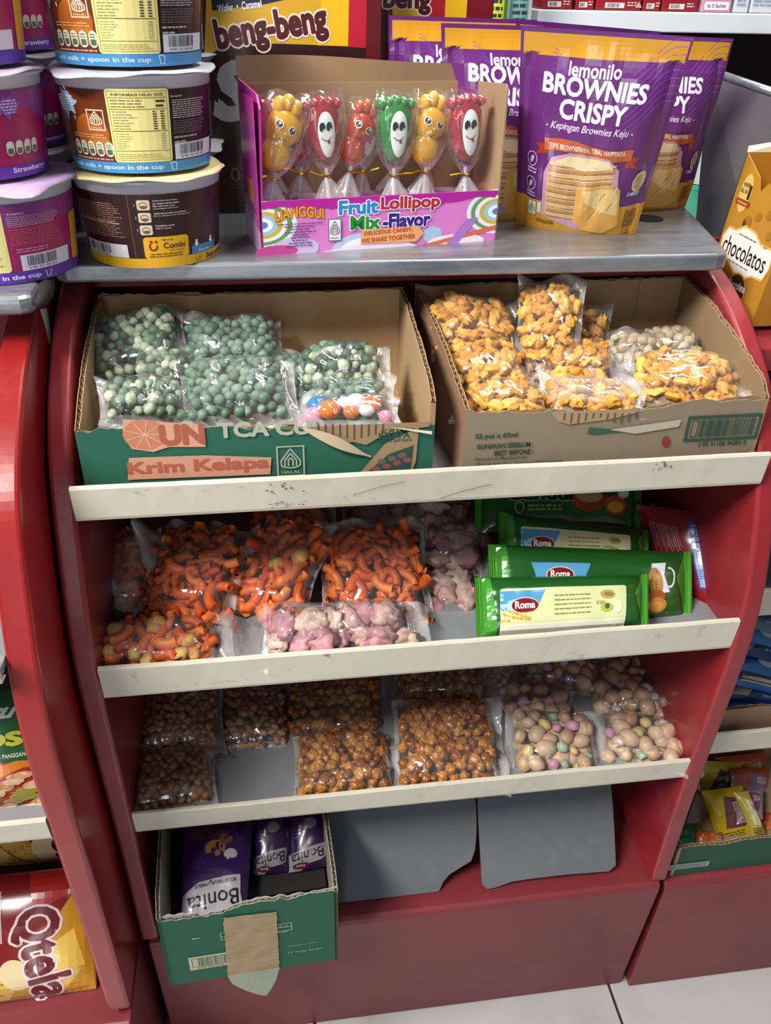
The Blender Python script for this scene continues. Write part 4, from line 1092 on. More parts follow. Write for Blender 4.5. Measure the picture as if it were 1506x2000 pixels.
PM = dict(
    pea=[blob_mesh('pea', FD['pea'], .0051, .0049, .005, .1, 2, k) for k in range(3)],
    mix=[blob_mesh('pea', FD['mix'], .0056, .0050, .0050, .22, 1.7, k) for k in range(3)] + [blob_mesh('pea', FD['mix'], .0042, .0038, .0036, .3, 2, 9)],
    puff=[ring_puff('puff', FD['puff'], .0088, k) for k in range(2)] + [blob_mesh('puff', FD['puff'], .0085, .0052, .0050, .7, 2.6, k, 3) for k in range(3)],
    mac=[tube_mesh('macaroni', FD['mac'], .0046, .026, 2.2), tube_mesh('macaroni', FD['mac'], .0050, .028, 1.7), tube_mesh('macaroni', FD['mac'], .0044, .022, 1.4)],
    cracker=[blob_mesh('cracker', FD['cracker'], .0155, .0125, .0075, .55, 2.1, k, 3) for k in range(4)],
    cheese=[blob_mesh('cheese_ball', FD['cheese'], .0085, .0075, .007, .45, 2.3, k) for k in range(3)],
    bean=[blob_mesh('bean', FD['bean'], .0058, .0042, .0042, .12, 1.5, k) for k in range(3)],
    nut=[blob_mesh('nut', FD['nut'], .0064, .0044, .0042, .16, 1.5, k) for k in range(3)],
    caramel=[blob_mesh('caramel_nut', FD['caramel'], .0068, .0058, .0058, .55, 2.3, k, 3) for k in range(4)] + [blob_mesh('caramel_nut', FD['caramel'], .0052, .0046, .0044, .5, 2, 7)],
    peanut=[blob_mesh('peanut', FD['peanut'], .0066, .0048, .0046, .14, 1.5, k) for k in range(3)],
    mixnut=[blob_mesh('sugared_nut', FD['mixnut'], .0112, .0088, .0086, .12, 1.2, k) for k in range(3)],
    sugar=[blob_mesh('sugar_crystal', FD['sugar'], .0068, .006, .005, .55, 3, k) for k in range(3)],
    candy=[blob_mesh('candy', mat('candy_' + n, c, .12, coat=.6), .0088, .0084, .0068, 0, 1, 0, 3) for n, c in (('white', 'd8dce4'), ('red', 'b02a24'), ('blue', '2f7cc0'), ('pink', 'd48ca4'), ('orange', 'd07030'), ('cream', 'd4d4dc'))],
)
# spacing, radius, tilt freedom
PS = dict(pea=(.0094, .005, 3), mix=(.0092, .005, 3), puff=(.0124, .0056, .9), mac=(.0142, .0048, .35), cracker=(.021, .0085, .6), cheese=(.0145, .0072, 3), bean=(.0092, .0043, .6), nut=(.0096, .0044, .6), caramel=(.0112, .006, 3), peanut=(.010, .0048, .7), mixnut=(.0172, .0088, .9), candy=(.0158, .0076, .5))
KN = dict(pea='pea', mix='pea', puff='puff', mac='macaroni', cracker='cracker', cheese='cheese_ball', bean='bean', nut='nut', caramel='caramel_nut', peanut='peanut', mixnut='sugared_nut', candy='candy')
BAGS = []


def bag(label, b, t, wpx, kind, th=.024, group=None, seed=None, flap=(.006, .006, .006, .010), twist=0, bot=.55, roll=0, kind2=None, share2=0, fm='film', lift=0, yz='Y', shrink=1.0):
    """clear bag from its lower edge b to its upper edge t, both (pixel x, pixel y, depth Y), wpx wide"""
    seed = seed if seed is not None else len(BAGS) + 1
    Rr = random.Random(seed * 13 + 5)
    P0, P1 = at(b[0], b[1], Y=b[2]), at(t[0], t[1], Y=t[2])
    c = (P0 + P1) / 2; yv = (P1 - P0); h = yv.length; yv.normalize()
    xv = yv.cross(V((0, 0, 1))).normalized(); zv = xv.cross(yv)
    if roll:
        q = Matrix.Rotation(math.radians(roll), 3, yv); xv = q @ xv; zv = q @ zv
    w = wpx * depth(c) / F_PX
    c = c - zv * th * .35 + V((0, 0, lift))
    Mx = Matrix(((xv.x, yv.x, zv.x, c.x), (xv.y, yv.y, zv.y, c.y), (xv.z, yv.z, zv.z, c.z), (0, 0, 0, 1)))
    sp, r, tilt = PS[kind]
    root = thing('snack_bag', label, 'snack bag', (c.x, c.y, c.z - th * bot * .8), group)
    BAGS.append(root); L0 = Matrix.Translation(-root.location) @ Mx

    def shape(u, v):
        a = max(0, 1 - abs(u) ** 4) * max(0, 1 - abs(v) ** 4)
        return a ** .42 * (1 + .16 * noise.noise(V((u * 1.3 + seed, v * 1.3, seed * .7))))

    def side(u, v): return 1 - .045 * (1 - v * v) * abs(u) - .03 * abs(noise.noise(V((u * 2, v * 3, seed))))

    def T(x, y):
        return th * shape(2 * x / w, 2 * y / h)

    # pieces lying against the film
    names = KN[kind]; pts = []; row = 0; y = -h / 2 + r * .8
    while y < h / 2 - r * .7:
        x = -w / 2 + r * .9 + (sp / 2 if row % 2 else 0)
        while x < w / 2 - r * .8:
            pts.append((x + Rr.uniform(-.26, .26) * sp, y + Rr.uniform(-.26, .26) * sp)); x += sp
        y += sp * .86; row += 1
    fill = G(); fill_me = PM[kind]
    for (x, y) in pts:
        x = max(-w / 2 + r * .8, min(w / 2 - r * .8, x)); y = max(-h / 2 + r * .7, min(h / 2 - r * .7, y))
        z = T(x, y) - r * .95
        k2 = kind2 and Rr.random() < share2
        kk = kind2 if k2 else kind
        me = Rr.choice(PM[kk])
        rot = Matrix.Rotation(Rr.uniform(0, 6.28), 4, 'Z') @ Matrix.Rotation(Rr.uniform(-tilt, tilt), 4, 'X') @ Matrix.Rotation(Rr.uniform(-tilt, tilt) * .6, 4, 'Y')
        s = Rr.uniform(.78, 1.18)
        o = bpy.data.objects.new(KN.get(kk, 'sugar_crystal'), me); COL.objects.link(o); o.parent = root
        o.matrix_basis = L0 @ Matrix.Translation((x * .97, y, z + Rr.uniform(-.25, .1) * r)) @ rot @ Matrix.Scale(s, 4)
    # the layer beneath, too covered to pick apart, as one part
    vs = []; fs = []
    for (x, y) in pts:
        zb = -bot * th * shape(2 * x / w, 2 * y / h)
        z = T(x, y) - r * 2.5
        if z < zb + r * .3: z = zb + r * .5
        me = Rr.choice(PM[kind]); s = Rr.uniform(.9, 1.15); rot = Matrix.Rotation(Rr.uniform(0, 6.28), 3, 'Z'); n = len(vs)
        ox, oy = x * .96 + sp * .4 * Rr.uniform(-1, 1), y * .97 + sp * .4 * Rr.uniform(-1, 1)
        ox = max(-w / 2 + r, min(w / 2 - r, ox)); oy = max(-h / 2 + r, min(h / 2 - r, oy))
        for vv in me.vertices: vs.append(tuple(L0 @ (rot @ (vv.co * s) + V((ox, oy, z)))))
        for p in me.polygons: fs.append([n + i for i in p.vertices])
    me = bpy.data.meshes.new('under_layer'); me.from_pydata(vs, [], fs); me.polygons.foreach_set('use_smooth', [True] * len(me.polygons)); me.materials.append(FD[kind] if kind != 'candy' else FD['pea'])
    o = link('under_layer', me, root); o['kind'] = 'stuff'
    # film
    nu, nv = 44, 44; fl_, fr_, fb_, ft_ = flap
    g = G(); X0, X1, Y0, Y1 = -w / 2 - fl_, w / 2 + fr_, -h / 2 - fb_, h / 2 + ft_

    def filmf(sgn):
        def f(a, bb):
            x = X0 + (X1 - X0) * a; y = Y0 + (Y1 - Y0) * bb
            u, v = 2 * x / w, 2 * y / h
            s = shape(u, v) if abs(u) < 1 and abs(v) < 1 else 0
            out = max(0, (abs(x) - w / 2), (abs(y) - h / 2))
            n1 = noise.noise(V((x * 38 + seed, y * 38, seed * 2.3))); n2 = abs(noise.noise(V((x * 75, y * 75 + seed, 4.1))))
            wave = out * (.55 * math.sin(x * 130 + y * 90 + seed) + .8 * n1) + min(out, .02) * .15
            if sgn > 0: z = th * s + .0012 + .0022 * n2 + .0012 * n1 + wave
            else: z = -bot * th * s - .0004 + wave - .0003
            return Mx @ V((x * (side(u, v) if abs(u) < 1.02 else side(1, v)), y, z))
        return f
    g.grid(filmf(1), nu, nv); g.grid(filmf(-1), 22, 22)
    fo = g.mk('film', M[fm], root, smooth=True)
    fo.data.materials.append(M['flange']); mi = []
    for n_ in (nu, 22):
        for j in range(n_):
            for i in range(n_):
                x = X0 + (X1 - X0) * (i + .5) / n_; y = Y0 + (Y1 - Y0) * (j + .5) / n_
                mi.append(1 if abs(x) > w / 2 * .985 or abs(y) > h / 2 * .985 else 0)
    fo.data.polygons.foreach_set('material_index', mi)
    return root


# ------------------------------------------------------------------ torn corrugated cartons
def torn_wall(parent, name, p0, p1, zb, hf, outer, th=.0042, inner='a88a64', seed=0, n=120, flute=.0034, rag=1.0, edge='9c7e5c', fl='b09472'):
    """wall from p0 to p1 (outer side to the right of travel), top height hf(t), two liners with flutes between"""
    p0, p1 = V(p0), V(p1); d = (p1 - p0).normalized(); nrm = V((-d.y, d.x, 0)) * th; L_ = (p1 - p0).length
    g = G(); Z = V((0, 0, 1))

    def top(t, k): return hf(t) + rag * (.0016 * nz(t * L_ * 130, seed + k * 3.3) + .0022 * nz(t * L_ * 22, seed + k) - .0022 * max(0, nz(t * L_ * 55, seed * 3 + k)))
    for k, off, c in ((0, 0, outer), (1, 1, inner)):
        g.grid(lambda u, v: p0 + d * L_ * u + nrm * (off - .0 if k else 0) + Z * (zb + (top(u, k) - zb) * v), n, 4, c)
        e = .12 if k == 0 else -.12
        g.grid(lambda u, v: p0 + d * L_ * u + nrm * (off + e) + Z * (zb + (top(u, k) - zb) * v), n, 1, edge)
        g.grid(lambda u, v: p0 + d * L_ * u + nrm * (off + e * v) + Z * top(u, k), n, 1, fl)
    m = int(L_ / flute)
    for i in range(m):
        a, b = i / m, (i + 1) / m
        ka, kb = (.12, .88) if i % 2 else (.88, .12)
        ha, hb = [min(top(t, 0), top(t, 1)) - .0008 for t in (a, b)]
        A, B = p0 + d * L_ * a + nrm * ka, p0 + d * L_ * b + nrm * kb
        g.face([A + Z * (ha - .014), B + Z * (hb - .014), B + Z * hb, A + Z * ha], 'a08260')
    for t in (0, 1):
        A = p0 + d * L_ * t
        g.face([A + Z * zb, A + nrm + Z * zb, A + nrm + Z * (top(t, 1) - .002), A + Z * (top(t, 0) - .002)], '9c7e5c')
    o = g.mk(name, M['paper'], parent)
    return o


def lerp(pts):
    def f(t):
        for (a, x), (b, y) in zip(pts, pts[1:]):
            if t <= b: return x + (y - x) * (t - a) / (b - a)
        return pts[-1][1]
    return f


ZB = .8395
GRN = '1d5c4a'
k1 = thing('torn_carton', 'torn open green and brown carton holding bags of green peas, on the top shelf', 'carton', (-.15, .11, ZB))
FL, FR, BR, BL = V((-.292, .012, 0)), V((-.001, .012, 0)), V((.0, .205, 0)), V((-.294, .205, 0))
torn_wall(k1, 'front_panel', FL, FR, ZB, lerp([(0, .9), (.15, .901), (.36, .899), (.55, .896), (.72, .893), (.85, .8915), (1, .893)]), GRN, seed=1, rag=1.7)
torn_wall(k1, 'side_panel', FR, BR, ZB, lerp([(0, .915), (.1, .926), (.4, .938), (.75, .948), (1, .950)]), '9a7c5a', seed=2)
torn_wall(k1, 'back_panel', BR, BL, ZB, lerp([(0, .950), (.5, .9485), (1, .950)]), '9a7c5a', inner='b4966e', seed=3)
torn_wall(k1, 'side_panel', BL, FL, ZB, lerp([(0, .950), (.3, .944), (.62, .932), (.85, .915), (1, .902)]), '9a7c5a', seed=4)
g = G(); g.box((-.292, .013, ZB), (-.002, .204, ZB + .003)); g.mk('bottom', M['card'], k1)


def mm(Y):
    def f(px, py):
        p = at(px, py, Y=Y); return p.x * 1000, p.z * 1000
    return f


q = mm(.012); p = Print(71)
ORG = 'c07a5c'
p.poly([q(240, 818), q(392, 828), q(402, 872), q(330, 872), q(300, 882), q(258, 876), q(240, 850)], 'cc9a80'); p.up()
cx, cy = q(283, 848); p.ell(cx, cy, 17, 13.5, ORG); p.up()
for k in range(9): p.path([(cx, cy), (cx + 16 * math.cos(k * .7), cy + 12.5 * math.sin(k * .7))], .7, 'd8ac94')
a = q(356, 848); p.text('UN', a[0], a[1], 34, 17, 'a85840', .06)
a = q(520, 836); p.text('TCA CUP', a[0] + 4, a[1], 86, 13, 'a8b09c', .04)
p.poly([q(252, 893), q(398, 888), q(530, 892), q(528, 925), q(250, 936)], 'c89078'); p.up(); a = q(390, 911); p.text('Krim Kelapa', a[0], a[1], 114, 14, 'aa5a44', .05)
a, b = q(542, 930), q(594, 868); p.halal(a[0], a[1], b[0], b[1], '9aa890')
p.poly([q(700, 925), q(752, 865), q(818, 832), q(812, 900), q(800, 930)], '9a7f60'); p.up(); a = q(770, 846); p.text('KRIM', a[0], a[1] + 2.4, 22, 4.4, '1f4a3c', .02); p.text('KELAPA', a[0], a[1] - 1.5, 26, 5.5, '1f4a3c', .04); p.text('SANTAN SIAP PAKAI', a[0], a[1] - 6.5, 30, 3, '1f4a3c', .02)
p.poly([q(712, 925), q(760, 885), q(808, 868), q(800, 930)], '24483e'); p.up()
for k in range(7): x_, y_ = q(735 + k * 10, 915 - k * 3 - 12 * (k % 2)); p.ell(x_, y_, 3.6, 2.6, ('8a4a4a', '6a5a50')[k % 2])
# ripped face of the board: bare flutes under the torn edge
p.l = 4; tear = [q(600, 826), q(842, 820), q(838, 832), q(790, 838), q(745, 850), q(715, 868), q(690, 862), q(660, 866), q(640, 850), q(610, 842)]
tear = [(x, min(y, 897)) for x, y in tear]; p.poly(tear, '9a7f5e'); p.up()
for k in range(10):
    x_, y_ = q(620 + k * 14, 832); l_ = 3 + 9 * max(0, 1 - abs(k - 5) / 6); p.rect(x_, y_ - l_, x_ + 1.6, y_ + 2, '5c4632')
p.build('printed_front', lambda u, v: (u / 1000, .0118, v / 1000), k1, M['paper'], off=.0006)
g = G(); a, b, c_, d_ = [at(x, y, Y=.0105) for x, y in ((592, 838), (660, 868), (725, 892), (700, 872))]
g.grid(lambda u, v: (a * (1 - u) + c_ * u) + V((0, -.004 * math.sin(3 * u), (.002 + .009 * math.sin(math.pi * min(1, u * 1.1))) * (v - .3))), 16, 3, 'c0ac90'); tag(g.mk('torn_tongue', M['paper'], k1), 'pale torn strip of liner paper')
g = G(); a, b, c_ = [at(x, y, Y=.0105) for x, y in ((760, 834), (842, 838), (842, 846))]
g.grid(lambda u, v: a * (1 - u) + b * u + V((0, -.004 * u, -.003 * v * u)), 12, 2, 'd8d0c0'); g.mk('torn_strip', M['paper'], k1)

k2 = thing('torn_carton', 'torn brown carton reading 32 pcs x 65ml, holding yellow puff bags', 'carton', (.16, .11, ZB))
FL, FR, BR, BL = V((.025, .012, 0)), V((.297, .012, 0)), V((.296, .205, 0)), V((.012, .205, 0))
torn_wall(k2, 'front_panel', FL, FR, ZB, lerp([(0, .906), (.05, .902), (.3, .901), (.42, .895), (.55, .899), (.75, .905), (.9, .905), (1, .904)]), '887a64', seed=5, rag=1.5)
torn_wall(k2, 'side_panel', FR, BR, ZB, lerp([(0, .906), (.06, .918), (.35, .935), (.7, .950), (1, .955)]), '8c7c64', inner='8c7254', seed=6)
torn_wall(k2, 'back_panel', BR, BL, ZB, lerp([(0, .955), (.5, .953), (1, .952)]), '8c7c64', inner='947a5a', seed=7)
torn_wall(k2, 'side_panel', BL, FL, ZB, lerp([(0, .952), (.4, .940), (.75, .922), (1, .905)]), '8c6a50', inner='a08260', seed=8)
g = G(); g.box((.026, .013, ZB), (.296, .204, ZB + .003)); g.mk('bottom', M['card'], k2)
g = G(); g.box((.2455, .2, .85), (.247, .2008, .953)); g.mk('back_fold', M['cardin'], k2)
p = Print(72)
a = q(969, 851); p.text('32 pcs x 65ml', a[0], a[1], 37, 5.6, '2c4438', .03)
a = q(986, 869); p.text('GUNAKAN SEBELUM :', a[0], a[1], 50, 4.6, '2c4438', .03)
a = q(1003, 882); p.text('BEST BEFORE :', a[0], a[1], 35, 4.4, '2c4438', .03)
a = q(978, 894); p.text('Diproduksi oleh/Manufactured by', a[0], a[1], 46, 3.4, '3a5448', .01, shear=.15); a = q(1015, 903); p.text('PT SASA INTI, Tama, Warehouse 02555, Indonesia', a[0], a[1], 78, 3.4, '3a5448', .01)
a, b = q(1333, 862), q(1490, 806); p.frame(a[0], a[1], b[0], b[1], 2.6, '244e40'); p.bars(a[0] + 12, a[1] + 4, b[0] - 5, b[1] - 4, '244e40', 34); p.frame(a[0] + 5, a[1] + 4, a[0] + 11, b[1] - 4, .8, '244e40')
a = q(1410, 862); p.text('2 89 91188 94383 0', a[0], a[1] - 1.5, 46, 4.2, '244e40', .02)
p.poly([q(1146, 846), q(1150, 834), q(1200, 838), q(1256, 828), q(1262, 838), q(1220, 842), q(1158, 848)], '2c5a48'); p.ell(*q(1300, 862), 4, 5.5, '8a3038', 20); a = q(1470, 884); p.text('SELALU', a[0], a[1], 30, 4, '9a4a44', .02)
p.l = 4; p.poly([(x, min(y, 901)) for x, y in (q(1075, 800), q(1250, 788), q(1240, 806), q(1190, 818), q(1110, 828), q(1090, 822))], 'a48a68'); p.up()
for k in range(11): x_, y_ = q(1100 + k * 14, 812); p.rect(x_, y_ - 4 - 3 * math.sin(k), x_ + 1.8, y_ + 3, '66503a')
p.poly([q(1190, 838), q(1330, 818), q(1325, 832), q(1240, 846)], 'b4ab98')
p.build('printed_front', lambda u, v: (u / 1000, .0118, v / 1000), k2, M['paper'], off=.0006)

GP, GY = 'green pea bags in the torn green carton', 'yellow puff bags in the torn brown carton'
bag('bag of white and green peas heaped highest at the pea carton\'s torn side wall', (270, 728, .10), (262, 620, .165), 168, 'mix', .028, GP, roll=-10)
bag('bag of plain green peas lying flat at the pea carton\'s back wall', (455, 716, .105), (448, 625, .165), 180, 'pea', .024, GP)
bag('bag of white and green peas between the highest and the shaded lower one', (322, 775, .072), (325, 692, .12), 120, 'mix', .022, GP)
bag('shaded bag of white and green peas, low behind the orange slice print', (288, 815, .036), (280, 745, .075), 150, 'mix', .022, GP, kind2='pea', share2=.5, roll=8)  # extra green peas put the shade on this bag into its colour
bag('bag of green peas, half hidden beside the glaring pea bag\'s film edge', (568, 775, .085), (560, 700, .13), 95, 'pea', .022, GP)
bag('large bag of green peas with a bright glare, foremost in the pea carton', (468, 815, .034), (458, 706, .095), 195, 'pea', .026, GP, flap=(.006, .010, .006, .004))
bag('bag of white and green peas on top of the plain peas near the carton\'s corner', (668, 750, .078), (665, 680, .125), 150, 'mix', .026, GP, flap=(.004, .012, .004, .004))
bag('bag of pale green peas squeezed between white-green peas and coloured candies', (680, 795, .052), (680, 748, .085), 160, 'pea', .018, GP)
bag('bag of red, blue, white and pink coated candies', (682, 822, .026), (680, 782, .055), 175, 'candy', .018, GP)

bag('bag of yellow puffs at the rear end of the puff carton\'s side nearest the peas', (930, 690, .112), (915, 588, .165), 155, 'puff', .03, GY, flap=(.004, .012, .004, .004))
bag('bag of yellow puffs, middle one of three along the carton wall nearest the peas', (950, 755, .07), (950, 688, .115), 140, 'puff', .026, GY, flap=(.004, .014, .004, .004))
bag('bag of yellow puffs behind the carton print 32 pcs, lowest at the front', (985, 808, .03), (985, 755, .068), 165, 'puff', .022, GY, flap=(.01, .012, .004, .012))
bag('bag of puffs just showing behind the upright puff bag', (1143, 675, .14), (1150, 602, .18), 70, 'puff', .02, GY, flap=(.004, .006, .004, .012))
bag('upright bag of yellow puffs with a pointed tip, tallest in the carton', (1062, 705, .10), (1075, 562, .15), 112, 'puff', .028, GY, flap=(.004, .006, .004, .014), roll=-8)
bag('small reddish puff bag, mostly buried under the upright bag', (1052, 742, .088), (1050, 702, .11), 62, 'nut', .016, GY)
bag('bag of yellow puffs lying below the upright bag', (1130, 745, .075), (1130, 675, .12), 135, 'puff', .026, GY, flap=(.006, .02, .004, .008))
bag('bag of yellow puffs with a wide empty clear end over the torn front edge', (1150, 802, .03), (1155, 752, .06), 175, 'puff', .022, GY, flap=(.006, .01, .004, .024), fm='haze')
bag('bag of pale peanuts at the puff carton\'s back, on the puffs\' side', (1235, 712, .108), (1230, 655, .145), 105, 'peanut', .022, GY)
bag('bag of pale peanuts with a dark folded edge, against the carton\'s back corner', (1312, 706, .112), (1306, 648, .15), 108, 'peanut', .024, GY, flap=(.012, .004, .004, .004))
bag('bag of brown nuts tucked in the carton corner under the big puff bag', (1412, 768, .05), (1412, 718, .085), 62, 'nut', .018, GY)
bag('large bag of yellow puffs behind the barcode print', (1343, 785, .032), (1335, 700, .09), 190, 'puff', .026, GY, flap=(.008, .014, .004, .004))

# ------------------------------------------------------------------ second shelf
GM, GC = 'orange macaroni bags on the second shelf', 'pink cracker bags on the second shelf'
bag('dark bag of macaroni in the shade beside the red side panel', (225, 1185, .065), (240, 1045, .14), 120, 'mac', .026, GM, fm='haze')
bag('bag of orange puffs at the back, just under the top shelf\'s lip', (575, 1030, .16), (575, 975, .19), 150, 'mac', .022, GM)
bag('bag of pink crackers at the very back, under the top shelf\'s lip', (790, 1045, .15), (790, 980, .19), 235, 'cracker', .03, GC)
bag('bag of pink crackers on the rear heap beside the green biscuits, upper one', (888, 1108, .10), (885, 1020, .155), 118, 'cracker', .03, GC)
bag('bag of pink crackers beside the green biscuits, lower one, behind macaroni', (888, 1210, .04), (885, 1110, .10), 95, 'cracker', .028, GC)
bag('bag of orange macaroni with a broad empty film strip along one side', (352, 1195, .035), (412, 1036, .12), 165, 'mac', .026, GM, flap=(.034, .008, .006, .012), roll=-6)
bag('narrow bag of orange macaroni leaning between the two wider ones', (512, 1200, .032), (580, 1024, .12), 130, 'mac', .03, GM, kind2='cheese', share2=.04, flap=(.004, .006, .004, .010))
bag('broad bag of orange macaroni beside the pink crackers', (745, 1210, .03), (728, 1030, .118), 190, 'mac', .03, GM, flap=(.010, .006, .006, .012))
bag('low bag of macaroni and yellow cheese balls at the lip, in the shelf\'s dark corner', (305, 1300, -.018), (312, 1212, .03), 220, 'mac', .026, GM, kind2='cheese', share2=.3, flap=(.004, .020, .003, .004))
bag('bag of pink crackers at the lip, beside the empty film tails', (590, 1268, -.018), (595, 1180, .022), 140, 'cracker', .03, GC, flap=(.006, .004, .004, .004))
bag('bag of pink crackers at the lip, beside the bare grey shelf', (725, 1262, -.018), (722, 1178, .022), 165, 'cracker', .03, GC, flap=(.004, .018, .004, .004))
# empty film tails hanging over the lip
g = G(); a, b, c_, d_ = at(430, 1275, Y=-.02), at(440, 1200, Y=.03), at(525, 1305, Y=-.0385), at(520, 1190, Y=.02)
g.grid(lambda u, v: (a * (1 - u) + c_ * u) * (1 - v) + (b * (1 - u) + d_ * u) * v + V((0, -.002, .006 * math.sin(5 * u + 2 * v) + .003 * nz(u * 5, v * 5))), 20, 14); tag(g.mk('film_tail', M['haze'], None, smooth=True), 'empty clear film tail draped over the second shelf\'s lip', 'film', None)

GB = 'green biscuit packs on the second shelf'
M['grn'] = mat('green_foil', 'ffffff', .2, attr=True, spec=.7, coat=.5, bump=.1, bumpscale=30)


def flow_bulge(b, s):
    def f(u, v):
        x, y = 2 * u - 1, 2 * v - 1
        e = max(0, 1 - abs(x) ** 7) ** .7 * max(0, 1 - abs(y) ** 3.4) ** .6
        cr = .004 * abs(nz(x * 2.2 + s, y * 1.2, s)) * (1 - abs(x)) + .003 * math.exp(-((abs(x) - .86) / .07) ** 2) * nz(y * 5, s)
        return b * e + cr * e
    return f


def art_bisc(front):
    p = Print(81)
    p.poly([(0, 0), (24, 0), (14, 100), (0, 100)], '3f8f2c'); p.poly([(300, 0), (280, 60), (300, 100)], '3f8f2c'); p.up()
    if front:
        p.rect(28, -2, 262, 74, 'd4d8a0', 4); p.up(); p.poly([(28, 70), (110, 70), (95, 40), (28, 34)], '4f98c8'); p.poly([(28, 50), (60, 56), (92, 46), (84, 38), (28, 34)], 'a8ccdc'); p.rect(28, -2, 262, 14, 'e4e4d4'); p.up()
        for k in range(30): p.ell(30 + (k * 37 % 52), 20 + (k * 13 % 20) * (1 - (k * 37 % 52) / 70), 2.6, 2, ('c89a30', 'd8b450')[k % 2], 0, 7)
        p.up(); p.ell(72, 44, 26, 14, 'e8dcc8'); p.up(); p.ell(72, 44, 24.5, 12.6, '7c1620'); p.up(); p.text('Roma', 72, 45, 36, 12, 'f0ece0', .03); p.ring(72, 36, 18, 4, 1, 'e0a030', 200, 340)
        for k in range(5): p.micro(126, 57 - k * 8, 194, 61 - k * 8, 1, '8a8a50', .55, .02)
        p.ell(226, 58, 14, 8, 'b4a04c', -5); p.up(); p.ell(228, 58, 9, 4, '8c7838', -5); p.ell(224, 34, 12, 8, 'a8ba58'); p.ell(245, 34, 8, 11, 'dce4c0'); p.ell(225, 36, 5, 5, '5c5a28'); p.micro(204, 40, 224, 46, 2, '8a8a50')
    else:
        p.poly([(60, 44), (124, 44), (140, 76), (48, 76)], '5ba4d0'); p.ell(94, 46, 38, 6, 'c8a040'); p.up(); p.ell(92, 60, 22, 11, 'e8dcc8'); p.up(); p.ell(92, 60, 20.5, 9.8, '7c1620'); p.up(); p.text('Roma', 92, 61, 30, 9.5, 'f0ece0', .03)
        p.l = 2; p.poly([(238, 78), (262, 80), (258, 62), (268, 36), (244, 34), (236, 56)], 'dce4ea'); p.ring(268, 58, 8, 14, 3.4, 'dce4ea', -110, 110); p.up()
        p.ell(244, 50, 12, 22, 'b08038', 8); p.up()
        for k in range(8): p.ell(238 + k * 7 % 14, 40 + k * 11 % 26, 1.2, 1.2, '7a4c1c')
        p.ell(246, 30, 14, 10, 'a4501c'); p.up(); p.ell(247, 18, 16, 11, 'c88434'); p.up(); p.ell(246, 16, 11, 7, 'e0a438')
    return p


def art_wheat():
    p = Print(83); p.text('Gandum', 118, 66, 150, 26, '10240c', .06, out='b8c0a0', ow=.03); p.up()
    p.ring(66, 38, 8, 10, 2, 'a8c890'); p.micro(82, 30, 150, 44, 2, '8ab070', .5)
    p.ell(200, 52, 34, 22, '8a4424'); p.up(); p.ell(200, 60, 26, 12, 'b89068'); p.l = 2; p.ell(252, 44, 22, 20, 'a05828'); p.up(); p.ell(252, 40, 16, 11, 'd09a38'); p.ell(268, 70, 12, 12, 'd8e0e4')
    return p


def biscuit(label, bl, br, tr, tl, art, s, col='1e5a20', b=.013):
    t, fn = pack('biscuit_pack', label, 'biscuit pack', bl, br, tr, tl, 300, 100, flow_bulge(b, s), col, M['grn'], GB, 44, 20, .8, .045, 'x', 12)
    art.build('printed_front', fn, t, M['grn'], du=7, dv=6, off=.0005)
    for c in t.children:
        if c.name.startswith('end_seal'): c['label'] = 'bright green crimped end seal'; c.data.materials[0] = M['sealgrn']
    return t


M['sealgrn'] = mat('seal_green', '4c9a30', .25, coat=.5, bump=.1)
biscuit('green biscuit pack at the back, showing wheat bowls under the top shelf\'s lip', at(940, 1040, Y=.115), at(1240, 1035, Y=.115), at(1240, 945, Y=.165), at(940, 935, Y=.165), art_wheat(), 4)
biscuit('green biscuit pack, cream label up, second from the back of the pile', at(985, 1115, Y=.06), at(1255, 1110, Y=.06), at(1255, 1035, Y=.105), at(985, 1002, Y=.105), art_bisc(1), 3)
biscuit('wide green biscuit pack with a white milk jug, second from the front', at(972, 1215, Y=.008), at(1335, 1205, Y=.008), at(1335, 1078, Y=.06), at(968, 1064, Y=.06), art_bisc(0), 2)
biscuit('green biscuit pack with a cream label, foremost at the lip', at(944, 1243, Y=-.022), at(1252, 1222, Y=-.022), at(1252, 1122, Y=.022), at(940, 1128, Y=.022), art_bisc(1), 1)
t, fn = pack('red_pouch', 'dark red foil pouch with a blue panel leaning at the red side wall', 'pouch', at(1310, 1226, Y=.052), at(1425, 1214, Y=.0), at(1388, 1002, Y=.083), at(1243, 985, Y=.128), 130, 220, lambda u, v: .012 * max(0, 1 - abs(2 * u - 1) ** 3) * max(0, 1 - abs(2 * v - 1) ** 4) + .002 * abs(nz(u * 4, v * 5)), '7c121c', M['foil'], None, 20, 28, .5)
p = Print(85); p.rect(96, 70, 124, 214 - 14, '26388c'); p.up(); p.rect(99, 74, 118, 160, '8a9cc8'); p.up(); p.micro(101, 78, 116, 156, 16, '5a6ca8', .4); p.l = 2; p.micro(99, 164, 122, 196, 7, 'b4bcd8', .4)
p.l = 1
for k in range(15): p.path([(24 + k * 3.6, 196 - k * .5), (30 + k * 3.6, 140 + (k % 3) * 6)], .9, 'c89aa0')
p.ell(104, 34, 4, 5, 'e0d0d4'); p.ell(112, 30, 5, 5, 'e0d0d4'); p.ell(102, 24, 3, 4, 'e0d0d4'); p.ell(110, 20, 4, 4, 'e0d0d4'); p.ell(118, 36, 2.6, 3, 'e0d0d4'); p.rect(56, 2, 74, 18, 'd8c8c8'); p.micro(122, 20, 126, 44, 2, 'e0d0d4')
p.build('printed_front', fn, t, M['foil'], du=8, dv=10, off=.0004)
